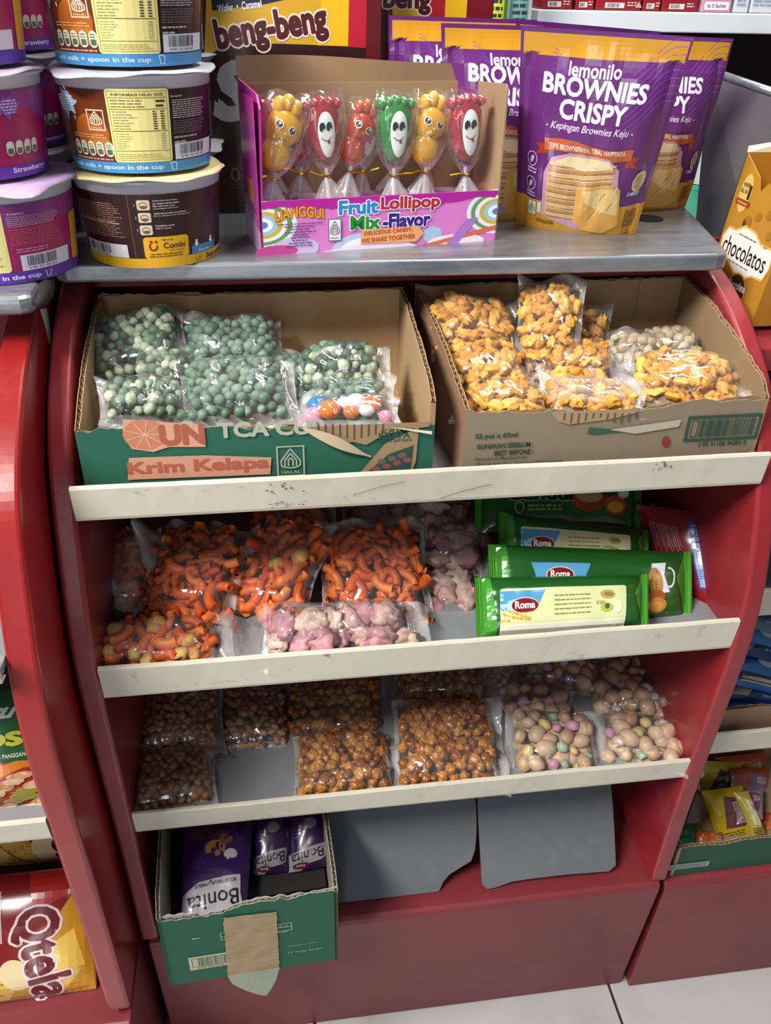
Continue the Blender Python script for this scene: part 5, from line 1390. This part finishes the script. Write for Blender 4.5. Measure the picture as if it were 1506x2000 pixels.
t, fn = pack('snack_pouch', 'brown and gold snack pouch at the back, over the red pouch', 'pouch', at(1268, 1000, Y=.15), at(1340, 998, Y=.15), at(1325, 945, Y=.2), at(1255, 945, Y=.2), 70, 60, lambda u, v: .012 * (1 - (2 * u - 1) ** 2) * (1 - (2 * v - 1) ** 2), '3a1c10', M['foil'], None, 14, 14)
p = Print(86)
for k in range(12): p.ell(8 + k * 5, 10 + (k * 17 % 36), 5, 3.4, ('b08a2c', '8a4a18', 'c8a84c')[k % 3], k * 40, 9)
p.build('printed_front', fn, t, M['foil'], du=8, dv=8, off=.0004)

# ------------------------------------------------------------------ third shelf
GN, GK, GX = 'bean and nut bags on the third shelf', 'caramel nut bags on the third shelf', 'sugared nut bags on the third shelf'
bag('bag of brown beans whose shiny folded film edge overlaps the shaded bag in front', (342, 1458, .062), (345, 1335, .16), 165, 'bean', .026, GN, fm='film', flap=(.004, .006, .022, .006))
bag('bag of brown nuts at the back, behind the bare grey patch of shelf', (498, 1458, .065), (500, 1330, .165), 125, 'nut', .026, GN)
bag('shaded bag of brown beans at the lip, beside the red side panel', (336, 1572, -.012), (336, 1465, .065), 150, 'bean', .024, GN)
bag('bag of caramel nuts at the back, behind the other bag beside the bare grey patch', (655, 1450, .065), (655, 1310, .17), 188, 'caramel', .03, GK)
bag('bag of caramel nuts at the lip, beside the bare grey patch', (675, 1545, -.012), (668, 1432, .065), 185, 'caramel', .028, GK, flap=(.004, .012, .004, .004))
bag('bag of caramel nuts at the back with white glare under the shelf lip', (862, 1368, .105), (860, 1292, .165), 175, 'caramel', .026, GK, flap=(.004, .012, .006, .004))
bag('bag of caramel nuts at the lip, beside the sugared nuts', (878, 1528, -.012), (866, 1366, .09), 190, 'caramel', .028, GK, flap=(.006, .014, .008, .004))
bag('grey bag of peanuts in the shade, between caramel and sugared nuts', (975, 1385, .095), (975, 1290, .17), 60, 'peanut', .018, GX, fm='haze')
bag('bag of sugared nuts at the very back, over two other sugared nut bags', (1092, 1345, .112), (1092, 1275, .165), 160, 'mixnut', .028, GX, kind2='sugar', share2=.42, flap=(.008, .004, .004, .004))
bag('bag of sugared nuts, middle one of the three on the caramel side', (1045, 1405, .065), (1055, 1335, .115), 125, 'mixnut', .026, GX, kind2='sugar', share2=.34, flap=(.01, .004, .006, .004))
bag('bag of sugared nuts at the lip, touching the hazy film next to the caramel nuts', (1086, 1505, -.010), (1080, 1392, .06), 160, 'mixnut', .028, GX, kind2='sugar', share2=.36, flap=(.010, .016, .004, .006))
bag('bag of sugared nuts at the back by the red side wall', (1252, 1398, .052), (1242, 1278, .15), 165, 'mixnut', .03, GX, kind2='sugar', share2=.42, flap=(.004, .005, .006, .004))
bag('bag of sugared nuts at the lip by the red side wall', (1258, 1490, -.012), (1252, 1400, .05), 158, 'mixnut', .028, GX, kind2='sugar', share2=.4, flap=(.004, .003, .004, .004))

# ------------------------------------------------------------------ bottom compartment
ZF = .2625
def at_lean(px, py, k=.72, c=-.199):
    r = RIGHT * ((px - 753) / F_PX) + DOWN * ((py - 1000) / F_PX) + FWD
    t = (c - (CAM.y - k * CAM.z)) / (r.y - k * r.z); return CAM + r * t


def board(label, pix, c=-.199):
    pts = [at_lean(x, y, .72, c) for x, y in pix]; n = V((0, 1, -.72)).normalized() * .003
    zmin = min(p.z for p in pts); 
    if zmin < ZF + .002: pts = [V((p.x, p.y + .72 * (max(p.z, ZF + .002) - p.z), max(p.z, ZF + .002))) for p in pts]
    t = thing('board_sheet', label, 'cardboard sheet', (sum(p.x for p in pts) / len(pts), pts[0].y, ZF + .001), 'loose grey boards in the bottom compartment')
    g = G(); g.prism(pts, n); o = g.mk('sheet', M['greycard'], t); tri = o.modifiers.new('t', 'TRIANGULATE')
    return t


board('grey cardboard sheet with a torn corner, leaning behind the green carton', [(600, 1560), (700, 1562), (925, 1540), (930, 1570), (931, 1620), (928, 1660), (920, 1682), (900, 1694), (878, 1708), (866, 1722), (858, 1740), (852, 1751), (830, 1754), (800, 1753), (780, 1757), (730, 1763), (665, 1770), (600, 1772)], -.196)
board('squarish grey cardboard sheet leaning by the red side wall', [(932, 1520), (1190, 1500), (1196, 1560), (1200, 1620), (1203, 1690), (1190, 1702), (1110, 1708), (1040, 1716), (1000, 1722), (970, 1733), (952, 1738), (942, 1728), (938, 1660), (934, 1590)], -.2)

kb = thing('torn_carton', 'green carton with a barcode sticker sticking out of the bottom compartment', 'carton', (-.19, .02, ZF))
FL, FR = at(332, 1925, Z=ZF), at(662, 1872, Z=ZF); FL.z = FR.z = 0; dd = (FR - FL).normalized(); nn = V((-dd.y, dd.x, 0)); BD = .19
BR, BL = FR + nn * BD, FL + nn * BD; HB = .386; GR2 = '1a5640'
torn_wall(kb, 'front_panel', FL, FR, ZF, lerp([(0, .384), (.2, .381), (.35, .382), (.5, .391), (.58, .394), (.75, .389), (1, .392)]), GR2, inner='b8b4a8', seed=11, rag=2.4, edge='b4b2a8', fl='c8c6be')
torn_wall(kb, 'side_panel', FR, BR, ZF, lerp([(0, .39), (.1, .40), (1, .405)]), GR2, inner='9c9484', seed=12, edge='a8a498', fl='b8b4aa')
torn_wall(kb, 'back_panel', BR, BL, ZF, lerp([(0, .40), (1, .40)]), GR2, inner='8c8474', seed=13)
torn_wall(kb, 'side_panel', BL, FL, ZF, lerp([(0, .405), (.9, .4), (1, .386)]), GR2, inner='9c9484', seed=14, edge='a8a498', fl='b8b4aa')
g = G(); g.face([FL + V((0, 0, ZF + .001)), FR + V((0, 0, ZF + .001)), BR + V((0, 0, ZF + .001)), BL + V((0, 0, ZF + .001))]); g.mk('bottom', M['card'], kb)
BW = (FR - FL).length * 1000


def qb(px, py):
    # pixel on the front panel -> mm along the panel, mm above the base
    r = RIGHT * ((px - 753) / F_PX) + DOWN * ((py - 1000) / F_PX) + FWD
    t = (FL - CAM).dot(nn) / r.dot(nn); P = CAM + r * t
    return (P - FL).dot(dd) * 1000, (P.z - ZF) * 1000


p = Print(91)
a, b = qb(372, 1895), qb(446, 1858); p.rect(a[0], a[1], b[0], b[1], 'b8b496'); p.up(); p.frame(a[0] + 3, a[1] + 5, b[0] - 1, b[1] - 3, .7, '2c4a3c'); p.bars(a[0] + 9, a[1] + 6, b[0] - 2, b[1] - 4, '2c4a3c', 26); p.micro(a[0] + 8, a[1] + 1.5, b[0] - 4, a[1] + 4, 1, '2c4a3c')
a, b = qb(432, 1836), qb(570, 1800); p.frame(a[0], a[1], b[0], b[1], .9, '9cb49c'); p.rect(a[0], (a[1] + b[1]) / 2 - .4, b[0], (a[1] + b[1]) / 2 + .4, '9cb49c'); x_, y_ = qb(552, 1797 + 8); p.text('150 ml', x_ - 1, y_ - 3, 12, 4, '9cb49c', .01); p.text('24 pak', x_ - 1, y_ - 13, 12, 4, '9cb49c', .01)
a = qb(592, 1843); p.text('Diproduksi Oleh :', a[0], a[1], 34, 3.6, '7ca08c', .01); a = qb(596, 1855); p.text('PT Pulau Sambu', a[0], a[1], 38, 4, '7ca08c', .015)
a = qb(382, 1832); p.rect(a[0] - 4, a[1] - 1, a[0] + 4, a[1] + 1, '8cb0a0')
p.build('printed_front', lambda u, v: FL + dd * (u / 1000) + V((0, 0, ZF + v / 1000)), kb, M['paper'], off=.0005)
# strip of brown paper tape down the front and its hanging end
TP = mat('brown_paper_tape', 'a08a68', .8, blot=[('7c6848', 30, .5, .7, .5)], bump=.2, stretch=(1, 1, 3))
g = G(); l0, r0, l1, r1 = qb(436, 1790), qb(540, 1778), qb(444, 1898), qb(546, 1892)
zlo_ = 3
g.grid(lambda u, v: FL + dd * (((l0[0] * (1 - v) + l1[0] * v) * (1 - u) + (r0[0] * (1 - v) + r1[0] * v) * u + (1.2 * nz(v * 14, u * 2) if u in (0, 1) else 0)) / 1000) - nn * (.0016 + .0006 * nz(u * 4, v * 6)) + V((0, 0, ZF + (((l0[1] * (1 - v) + zlo_ * v) * (1 - u) + (r0[1] * (1 - v) + zlo_ * v) * u)) / 1000)), 12, 40); g.mk('paper_tape', TP, kb)
g = G(); W0 = l1[0]; W1 = r1[0]
tail = [(W0, zlo_), (W1, zlo_), (W1 - 6, -18), (W1 - 17, -38), (W1 - 26, -34), (W0 + 18, -24), (W0 + 4, -10)]
g.prism([FL + dd * (x / 1000) - nn * (.002 + .006 * (zlo_ - z) / 40) + V((0, 0, ZF + z / 1000)) for x, z in tail], nn * .0008); tag(g.mk('hanging_flap', mat('faded_green_flap', '8c9484', .85, blot=[('5c7c6c', 18, .45, .7, .7), ('b0a890', 30, .5, .7, .5)]), kb), 'faded grey-green torn flap hanging down')
M['darkfoil'] = mat('dark_purple_foil', 'ffffff', .3, attr=True, spec=.5, coat=.2, bump=.08)


def cake(label, bl, br, tr, tl, s, small):
    t, fn = pack('cake_pack', label, 'cake pack', bl, br, tr, tl, 120, 190, lambda u, v: .010 * max(0, 1 - abs(2 * u - 1) ** 3) * max(0, 1 - abs(2 * v - 1) ** 4) + .002 * abs(nz(u * 3 + s, v * 4)), '2a1240', M['darkfoil'], 'purple cake packs in the green carton', 18, 24, .5)
    p = Print(95); 
    if not small:
        p.poly([(0, 0), (0, 190), (50, 190), (120, 120), (120, 80), (20, 0)], '341a54'); p.ell(50, 150, 44, 16, '4a2c1c', 12); p.ell(56, 116, 18, 15, 'a8702c'); p.ell(84, 104, 12, 10, 'b8b4b8'); p.ell(74, 132, 12, 10, '7a4438'); p.up()
        p.poly([(2, 2), (4, 40), (30, 58), (70, 66), (104, 70), (106, 40), (112, 22), (112, 4), (60, 0)], 'b4b2b8'); p.up(); p.text('Bonita', 58, 28, 92, 26, '120e14', .012, rot=8, flip=True); p.text('BOLU TELUR LEMBUT', 60, 56, 74, 6, '2a242c', .02, rot=8, flip=True); p.ell(56, 3, 22, 5, '7c7480')
    else:
        p.poly([(4, 4), (4, 44), (60, 56), (114, 62), (112, 26), (100, 20), (60, 16), (40, 2)], '8c8a90'); p.up(); p.text('Bonita', 60, 36, 96, 26, '120e14', .012, rot=6, flip=True); p.ell(40, 14, 24, 8, '5c1c28'); p.up(); p.text('Roma', 40, 14, 26, 7, 'a09c98', .02, flip=True)
        p.l = 2; p.ell(70, 116, 20, 14, '7c7880'); p.micro(20, 80, 60, 170, 10, '4c3c68', .4)
    p.build('printed_front', fn, t, M['darkfoil'], du=7, dv=9, off=.0004)
    return t


cake('purple cake pack with a big white label, nearest in the green carton', at(352, 1800, Y=-.055), at(480, 1792, Y=-.055), at(496, 1580, Y=.06), at(362, 1588, Y=.06), 1, 0)
cake('dark purple cake pack with a small crooked label, between the other two', at(494, 1712, Y=-.0), at(562, 1702, Y=-.0), at(566, 1560, Y=.07), at(494, 1566, Y=.07), 2, 1)
cake('dark purple cake pack with a small label, on the grey boards\' side of the carton', at(562, 1708, Y=-.0), at(642, 1690, Y=-.0), at(636, 1550, Y=.07), at(566, 1556, Y=.07), 3, 1)
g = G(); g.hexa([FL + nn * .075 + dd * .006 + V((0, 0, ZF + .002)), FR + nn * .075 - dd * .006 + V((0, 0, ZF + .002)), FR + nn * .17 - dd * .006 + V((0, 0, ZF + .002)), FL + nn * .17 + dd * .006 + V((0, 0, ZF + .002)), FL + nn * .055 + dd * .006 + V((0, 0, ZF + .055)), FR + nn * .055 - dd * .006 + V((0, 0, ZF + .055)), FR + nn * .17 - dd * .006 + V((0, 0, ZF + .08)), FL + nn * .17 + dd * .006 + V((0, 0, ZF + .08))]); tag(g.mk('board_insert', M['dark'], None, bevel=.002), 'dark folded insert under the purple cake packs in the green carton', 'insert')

# ------------------------------------------------------------------ goods of the rack on the left
def quv(bl, br, tl, W, H):
    """pixel -> artwork coordinates on the plane of a pack"""
    bl, br, tl = V(bl), V(br), V(tl); a, b = br - bl, tl - bl; n = a.cross(b)

    def f(px, py):
        r = RIGHT * ((px - 753) / F_PX) + DOWN * ((py - 1000) / F_PX) + FWD
        P = CAM + r * ((bl - CAM).dot(n) / r.dot(n)) - bl
        m = Matrix(((a.dot(a), a.dot(b)), (a.dot(b), b.dot(b)))); s = m.inverted() @ Vector((P.dot(a), P.dot(b)))
        return s.x * W, s.y * H
    return f


def pill(b): return lambda u, v: b * max(0, 1 - abs(2 * u - 1) ** 3) ** .7 * max(0, 1 - abs(2 * v - 1) ** 3) ** .7 + .003 * abs(nz(u * 4, v * 4, b * 99)) * min(1, 8 * u * (1 - u)) * min(1, 8 * v * (1 - v))


bl, br = V((-.56, -.075, .5775)), V((-.356, -.075, .5775)); t0 = at(10, 1345, Y=-.02); tl, tr = V((-.56, -.02, t0.z)), V((-.356, -.02, t0.z))
t, fn = pack('peanut_pouch', 'green and red pouch of roasted peanuts on the shelf of the bright red rack', 'pouch', bl, br, tr, tl, 190, 220, pill(.018), '1c5a2c', M['pouch'], None, 24, 28, .5)
q2 = quv(bl, br, tl, 190, 220); p = Print(101)
Q = lambda *pts: [q2(*s) for s in pts]
p.poly(Q((-60, 1480), (120, 1480), (120, 1600), (-60, 1600)), '9c3414'); p.up(); p.poly(Q((-60, 1500), (-10, 1492), (40, 1478), (110, 1482), (110, 1492), (50, 1492), (10, 1510), (-60, 1530)), 'd07a24'); p.up()
a = q2(36, 1381); p.text('Garuru', a[0] - 33, a[1], 66, 26, 'e8f0ec', .04, shear=.3); a = q2(48, 1434); p.text('ROSOS', a[0] - 40, a[1], 80, 25, 'c8c83c', .06, out='1c4a1c', ow=.03)
x0, y0 = q2(-60, 1476); x1, y1 = q2(120, 1460); p.rect(0, min(y0, y1) - 1, 190, max(y0, y1) + 1, '143a1c'); p.up(); a = q2(19, 1469); p.text('KACANG PANGGANG', a[0], a[1], q2(62, 1469)[0] - q2(-24, 1469)[0], 7.5, 'd8d8c8', .02)
for k in range(34):
    a = q2(-6 + (k * 29) % 100, 1504 + (k * 17) % 80); p.l = 4 + k * .9; p.ell(a[0], a[1], 7.6, 6.4, ('c89c74', 'b88a62', 'd4ac84')[k % 3], k * 31, 12); p.l += .45; p.ell(a[0] + .6, a[1] + 1.8, 3.6, 2.2, ('dcb894', 'ccA078', 'e0c09c')[k % 3].lower(), k * 31, 8)
p.l = 36; a = q2(52, 1545); p.poly([(a[0] + 14 * math.cos(i * .35) * (1 if i % 2 else .5), a[1] + 12 * math.sin(i * .35) * (1 if i % 2 else .5)) for i in range(18)], '8a8a3c'); a = q2(80, 1570); p.ell(a[0], a[1], 12, 7, 'd0c080', 20)
p.build('printed_front', fn, t, M['pouch'], du=5, dv=5, off=.0005, step=.00005)


def chips(label, bl, br, tr, tl, seed, full):
    t, fn = pack('chip_bag', label, 'chip bag', bl, br, tr, tl, 170, 170, pill(.024), '7c1418', M['pouch'], 'red and yellow cassava chip bags', 24, 24, .5)
    p = Print(seed)
    p.poly([(100, 0), (170, 0), (170, 120), (150, 140), (128, 100), (120, 60)], 'c08a24'); p.poly([(0, 0), (0, 42), (30, 70), (60, 66), (100, 30), (110, 0)], 'b88a34'); p.poly([(110, 120), (150, 140), (160, 170), (100, 170)], 'a41e1a'); p.up()
    p.poly([(20, 6), (16, 40), (34, 62), (66, 52), (88, 20), (80, 4)], 'cfa84c'); p.poly([(120, 70), (150, 90), (160, 40), (140, 10), (118, 30)], 'd8b450'); p.up(); p.path([(30, 54), (50, 26), (70, 10)], 3, '7a5418'); p.ell(90, 40, 16, 22, 'd8c498', 20)
    for k in range(14): p.ell(24 + k * 23 % 56, 12 + k * 11 % 38, 2, 1.4, '9a7428', 0, 7)
    p.l = 4
    for k in range(4): p.path([(24 + k * 16, 150), (28 + k * 16, 84)], 2.4, 'c89a9c'); p.micro(20 + k * 16, 90, 27 + k * 16, 146, 12, 'c8a0a0', .4)
    p.up(); w = 170 * 1.02
    p.text('Qtela', 116, 62, 126, 50, '641018', .035, rot=-82, out='dcc4c0', ow=.05)
    p.build('printed_front', fn, t, M['pouch'], du=8, dv=8, off=.0006)


bl, br = V((-.535, -.07, .2515)), V((-.366, -.066, .2515)); a = at(120, 1695, X=-.372)
chips('red cassava chip bag at the foot of the bright red rack, wholly below its shelf', bl, br, V((-.366, .022, .348)), V((-.535, .022, .348)), 111, 1)
chips('red cassava chip bag behind the lower one, half hidden under the shelf lip', V((-.50, .058, .315)), V((-.356, .058, .315)), V((-.356, .10, .45)), V((-.50, .10, .45)), 112, 0)
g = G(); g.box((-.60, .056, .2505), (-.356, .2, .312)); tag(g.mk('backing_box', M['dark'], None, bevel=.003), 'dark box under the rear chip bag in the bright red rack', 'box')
g = G(); g.box((-.376, -.055, .2495), (-.3615, -.03, .2515)); tag(g.mk('clear_wrapper', M['haze'], None), 'scrap of clear wrapper at the foot of the lower chip bag', 'wrapper')

# ------------------------------------------------------------------ goods of the rack on the right
for k, (py, c, c2, w) in enumerate(((1375, '16346c', '2a5a9c', 'lowest'), (1352, '1c4686', 'c8a88c', 'second'), (1325, '3a78b0', 'd8d4c0', 'third, with a cake picture,'), (1293, '2c6ca8', 'b4c0c8', 'fourth, with a white oval,'), (1262, '1a3a70', '9a7a60', 'fifth'), (1235, '2c68a4', 'b4c0c8', 'sixth, with a white oval,'), (1208, '5a6a86', '2a5a9c', 'topmost'))):
    y0 = .035 + .008 * k
    A_, B_ = at(1412 + 2 * k, py + 8, Y=y0), at(1575, py + 46, Y=y0); C_, D_ = at(1575, py + 14, Y=y0 + .03), at(1416 + 3 * k, py - 22, Y=y0 + .03)
    t, fn = pack('snack_bar', 'blue snack bar, %s of the pile beside the red panel' % w, 'snack bar', A_, B_, C_, D_, 100, 26, pill(.010), c, M['foil'], 'blue snack bars in a pile', 22, 10, .8)
    p = Print(120 + k); p.poly([(0, 17), (100, 12), (100, 26), (0, 26)], ('4a8cc0', '2a5a9c')[k % 2]); p.up()
    if k in (3, 5): p.ell(46, 12, 17, 7, c2)
    elif k == 2:
        p.rect(14, 3, 62, 22, c2); p.up()
        for j in range(4): p.rect(14, 4 + j * 4.6, 50, 5.6 + j * 4.6, '6a5a48')
        p.rect(50, 3, 66, 22, '5a6474'); p.micro(50, 3, 66, 22, 6, '9aa4b0')
    else: p.poly([(4, 3), (24, 3), (28, 14), (8, 18)], c2); p.micro(40, 4, 80, 12, 2, '7a9ac0')
    p.build('printed_front', fn, t, M['foil'], du=6, dv=5, off=.0004)
kr = thing('torn_carton', 'low brown corrugated tray under the blue snack bars', 'carton', (.47, .1, .4625))
fz = at(1450, 1388, Y=.022).z
torn_wall(kr, 'front_panel', (.336, .022, 0), (.62, .026, 0), .4625, lambda t: fz + .003 * math.sin(t * 9), '93795c', seed=21)
torn_wall(kr, 'side_panel', (.336, .2, 0), (.336, .022, 0), .4625, lambda t: fz + .004, '93795c', seed=22)
g = G(); g.box((.34, .03, .4625), (.62, .2, .466)); g.mk('bottom', M['card'], kr)
kc = thing('torn_carton', 'green carton with a pale barcode sticker full of coloured sachets', 'carton', (.47, .1, .2535))
yF = at(1300, 1712, Z=.2535).y; tz = at(1400, 1650, Y=yF).z
torn_wall(kc, 'front_panel', (.331, yF, 0), (.62, yF + .003, 0), .2535, lambda t: tz + .004 * t + .002 * math.sin(t * 23), '1c4c3c', seed=23)
torn_wall(kc, 'side_panel', (.331, yF + .17, 0), (.331, yF, 0), .2535, lambda t: tz + .004, '1c4c3c', seed=24)
torn_wall(kc, 'back_panel', (.62, yF + .17, 0), (.331, yF + .17, 0), .2535, lambda t: tz + .02, '1c4c3c', seed=25)
torn_wall(kc, 'side_panel', (.62, yF, 0), (.62, yF + .17, 0), .2535, lambda t: tz + .03, '1c4c3c', inner='8a6d4e', seed=26)
g = G(); g.box((.334, yF + .004, .2535), (.62, yF + .168, .257)); g.mk('bottom', M['card'], kc)
p = Print(131); a, b = at(1294, 1700, Y=yF), at(1386, 1680, Y=yF); p.rect(a.x * 1000, a.z * 1000, b.x * 1000, b.z * 1000, '8e9488'); p.up(); p.frame(a.x * 1000 + 3, a.z * 1000 + 2.5, b.x * 1000 - 5, b.z * 1000 - 2.5, .8, '4a5c78'); p.bars(a.x * 1000 + 8, a.z * 1000 + 4, b.x * 1000 - 9, b.z * 1000 - 4, '4a5c78', 24)
p.build('barcode_sticker', lambda u, v: (u / 1000, yF, v / 1000), kc, M['paper'], off=.0008)
SACH = (  # px of bl, br, tr, tl ; depths ; colours ; label
    ((1405, 1550), (1500, 1520), (1495, 1468), (1395, 1480), .12, .14, 'b4501c', 'c8702c', 'orange clear-windowed sachet topmost at the back of the sachet carton'),
    ((1340, 1575), (1440, 1560), (1450, 1490), (1370, 1485), .10, .13, 'c8b428', '3a3c30', 'yellow sachet with a dark code block, upper one beside the red panel'),
    ((1430, 1560), (1500, 1570), (1500, 1500), (1425, 1500), .09, .12, 'a8502c', '7a6a8c', 'rust coloured sachet behind the pink and white one in the sachet carton'),
    ((1335, 1620), (1400, 1650), (1440, 1590), (1360, 1550), .05, .09, 'b8a898', 'c87858', 'pale silver sachet under the long yellow one'),
    ((1298, 1665), (1375, 1668), (1370, 1610), (1305, 1605), .02, .05, '1c7c4c', '2c9c64', 'green crinkled sachet in the corner by the red panel'),
    ((1360, 1660), (1415, 1662), (1410, 1625), (1360, 1620), .015, .035, 'c85c24', 'd88048', 'small orange sachet low at the carton\'s front'),
    ((1470, 1640), (1540, 1630), (1540, 1585), (1470, 1588), .03, .06, 'b8502c', 'd0784c', 'reddish wrapped sweet beside the yellow tube sachet'),
    ((1405, 1650), (1475, 1630), (1450, 1535), (1370, 1545), .03, .08, 'd8b81c', '7a4c50', 'long yellow sachet with a dark picture lying across the others'),
    ((1440, 1610), (1490, 1600), (1490, 1540), (1435, 1545), .035, .075, 'a8949c', '8a3a78', 'pink and white sachet beside the long yellow one'),
    ((1470, 1632), (1496, 1628), (1462, 1545), (1432, 1548), .022, .06, 'c8b458', 'e0d8a8', 'narrow pale yellow tube sachet at the front edge of the heap'))
for k, (p0, p1, p2, p3, ya, yb, c, c2, lab) in enumerate(SACH):
    t, fn = pack('sachet', lab, 'sachet', at(*p0, Y=ya), at(*p1, Y=ya), at(*p2, Y=yb), at(*p3, Y=yb), 50, 60, pill(.008), c, M['foil'], 'coloured sachets in the green carton', 14, 14, .8)
    p = Print(140 + k); p.poly([(14, 16), (40, 14), (44, 46), (22, 52)], c2); p.up(); p.micro(6, 4, 40, 12, 3, '3a2a20', .4); p.rect(30, 34, 42, 44, 'c8c4b0'); p.up(); p.micro(31, 35, 41, 43, 4, '4a4a4a')
    p.build('printed_front', fn, t, M['foil'], du=5, dv=6, off=.0004)
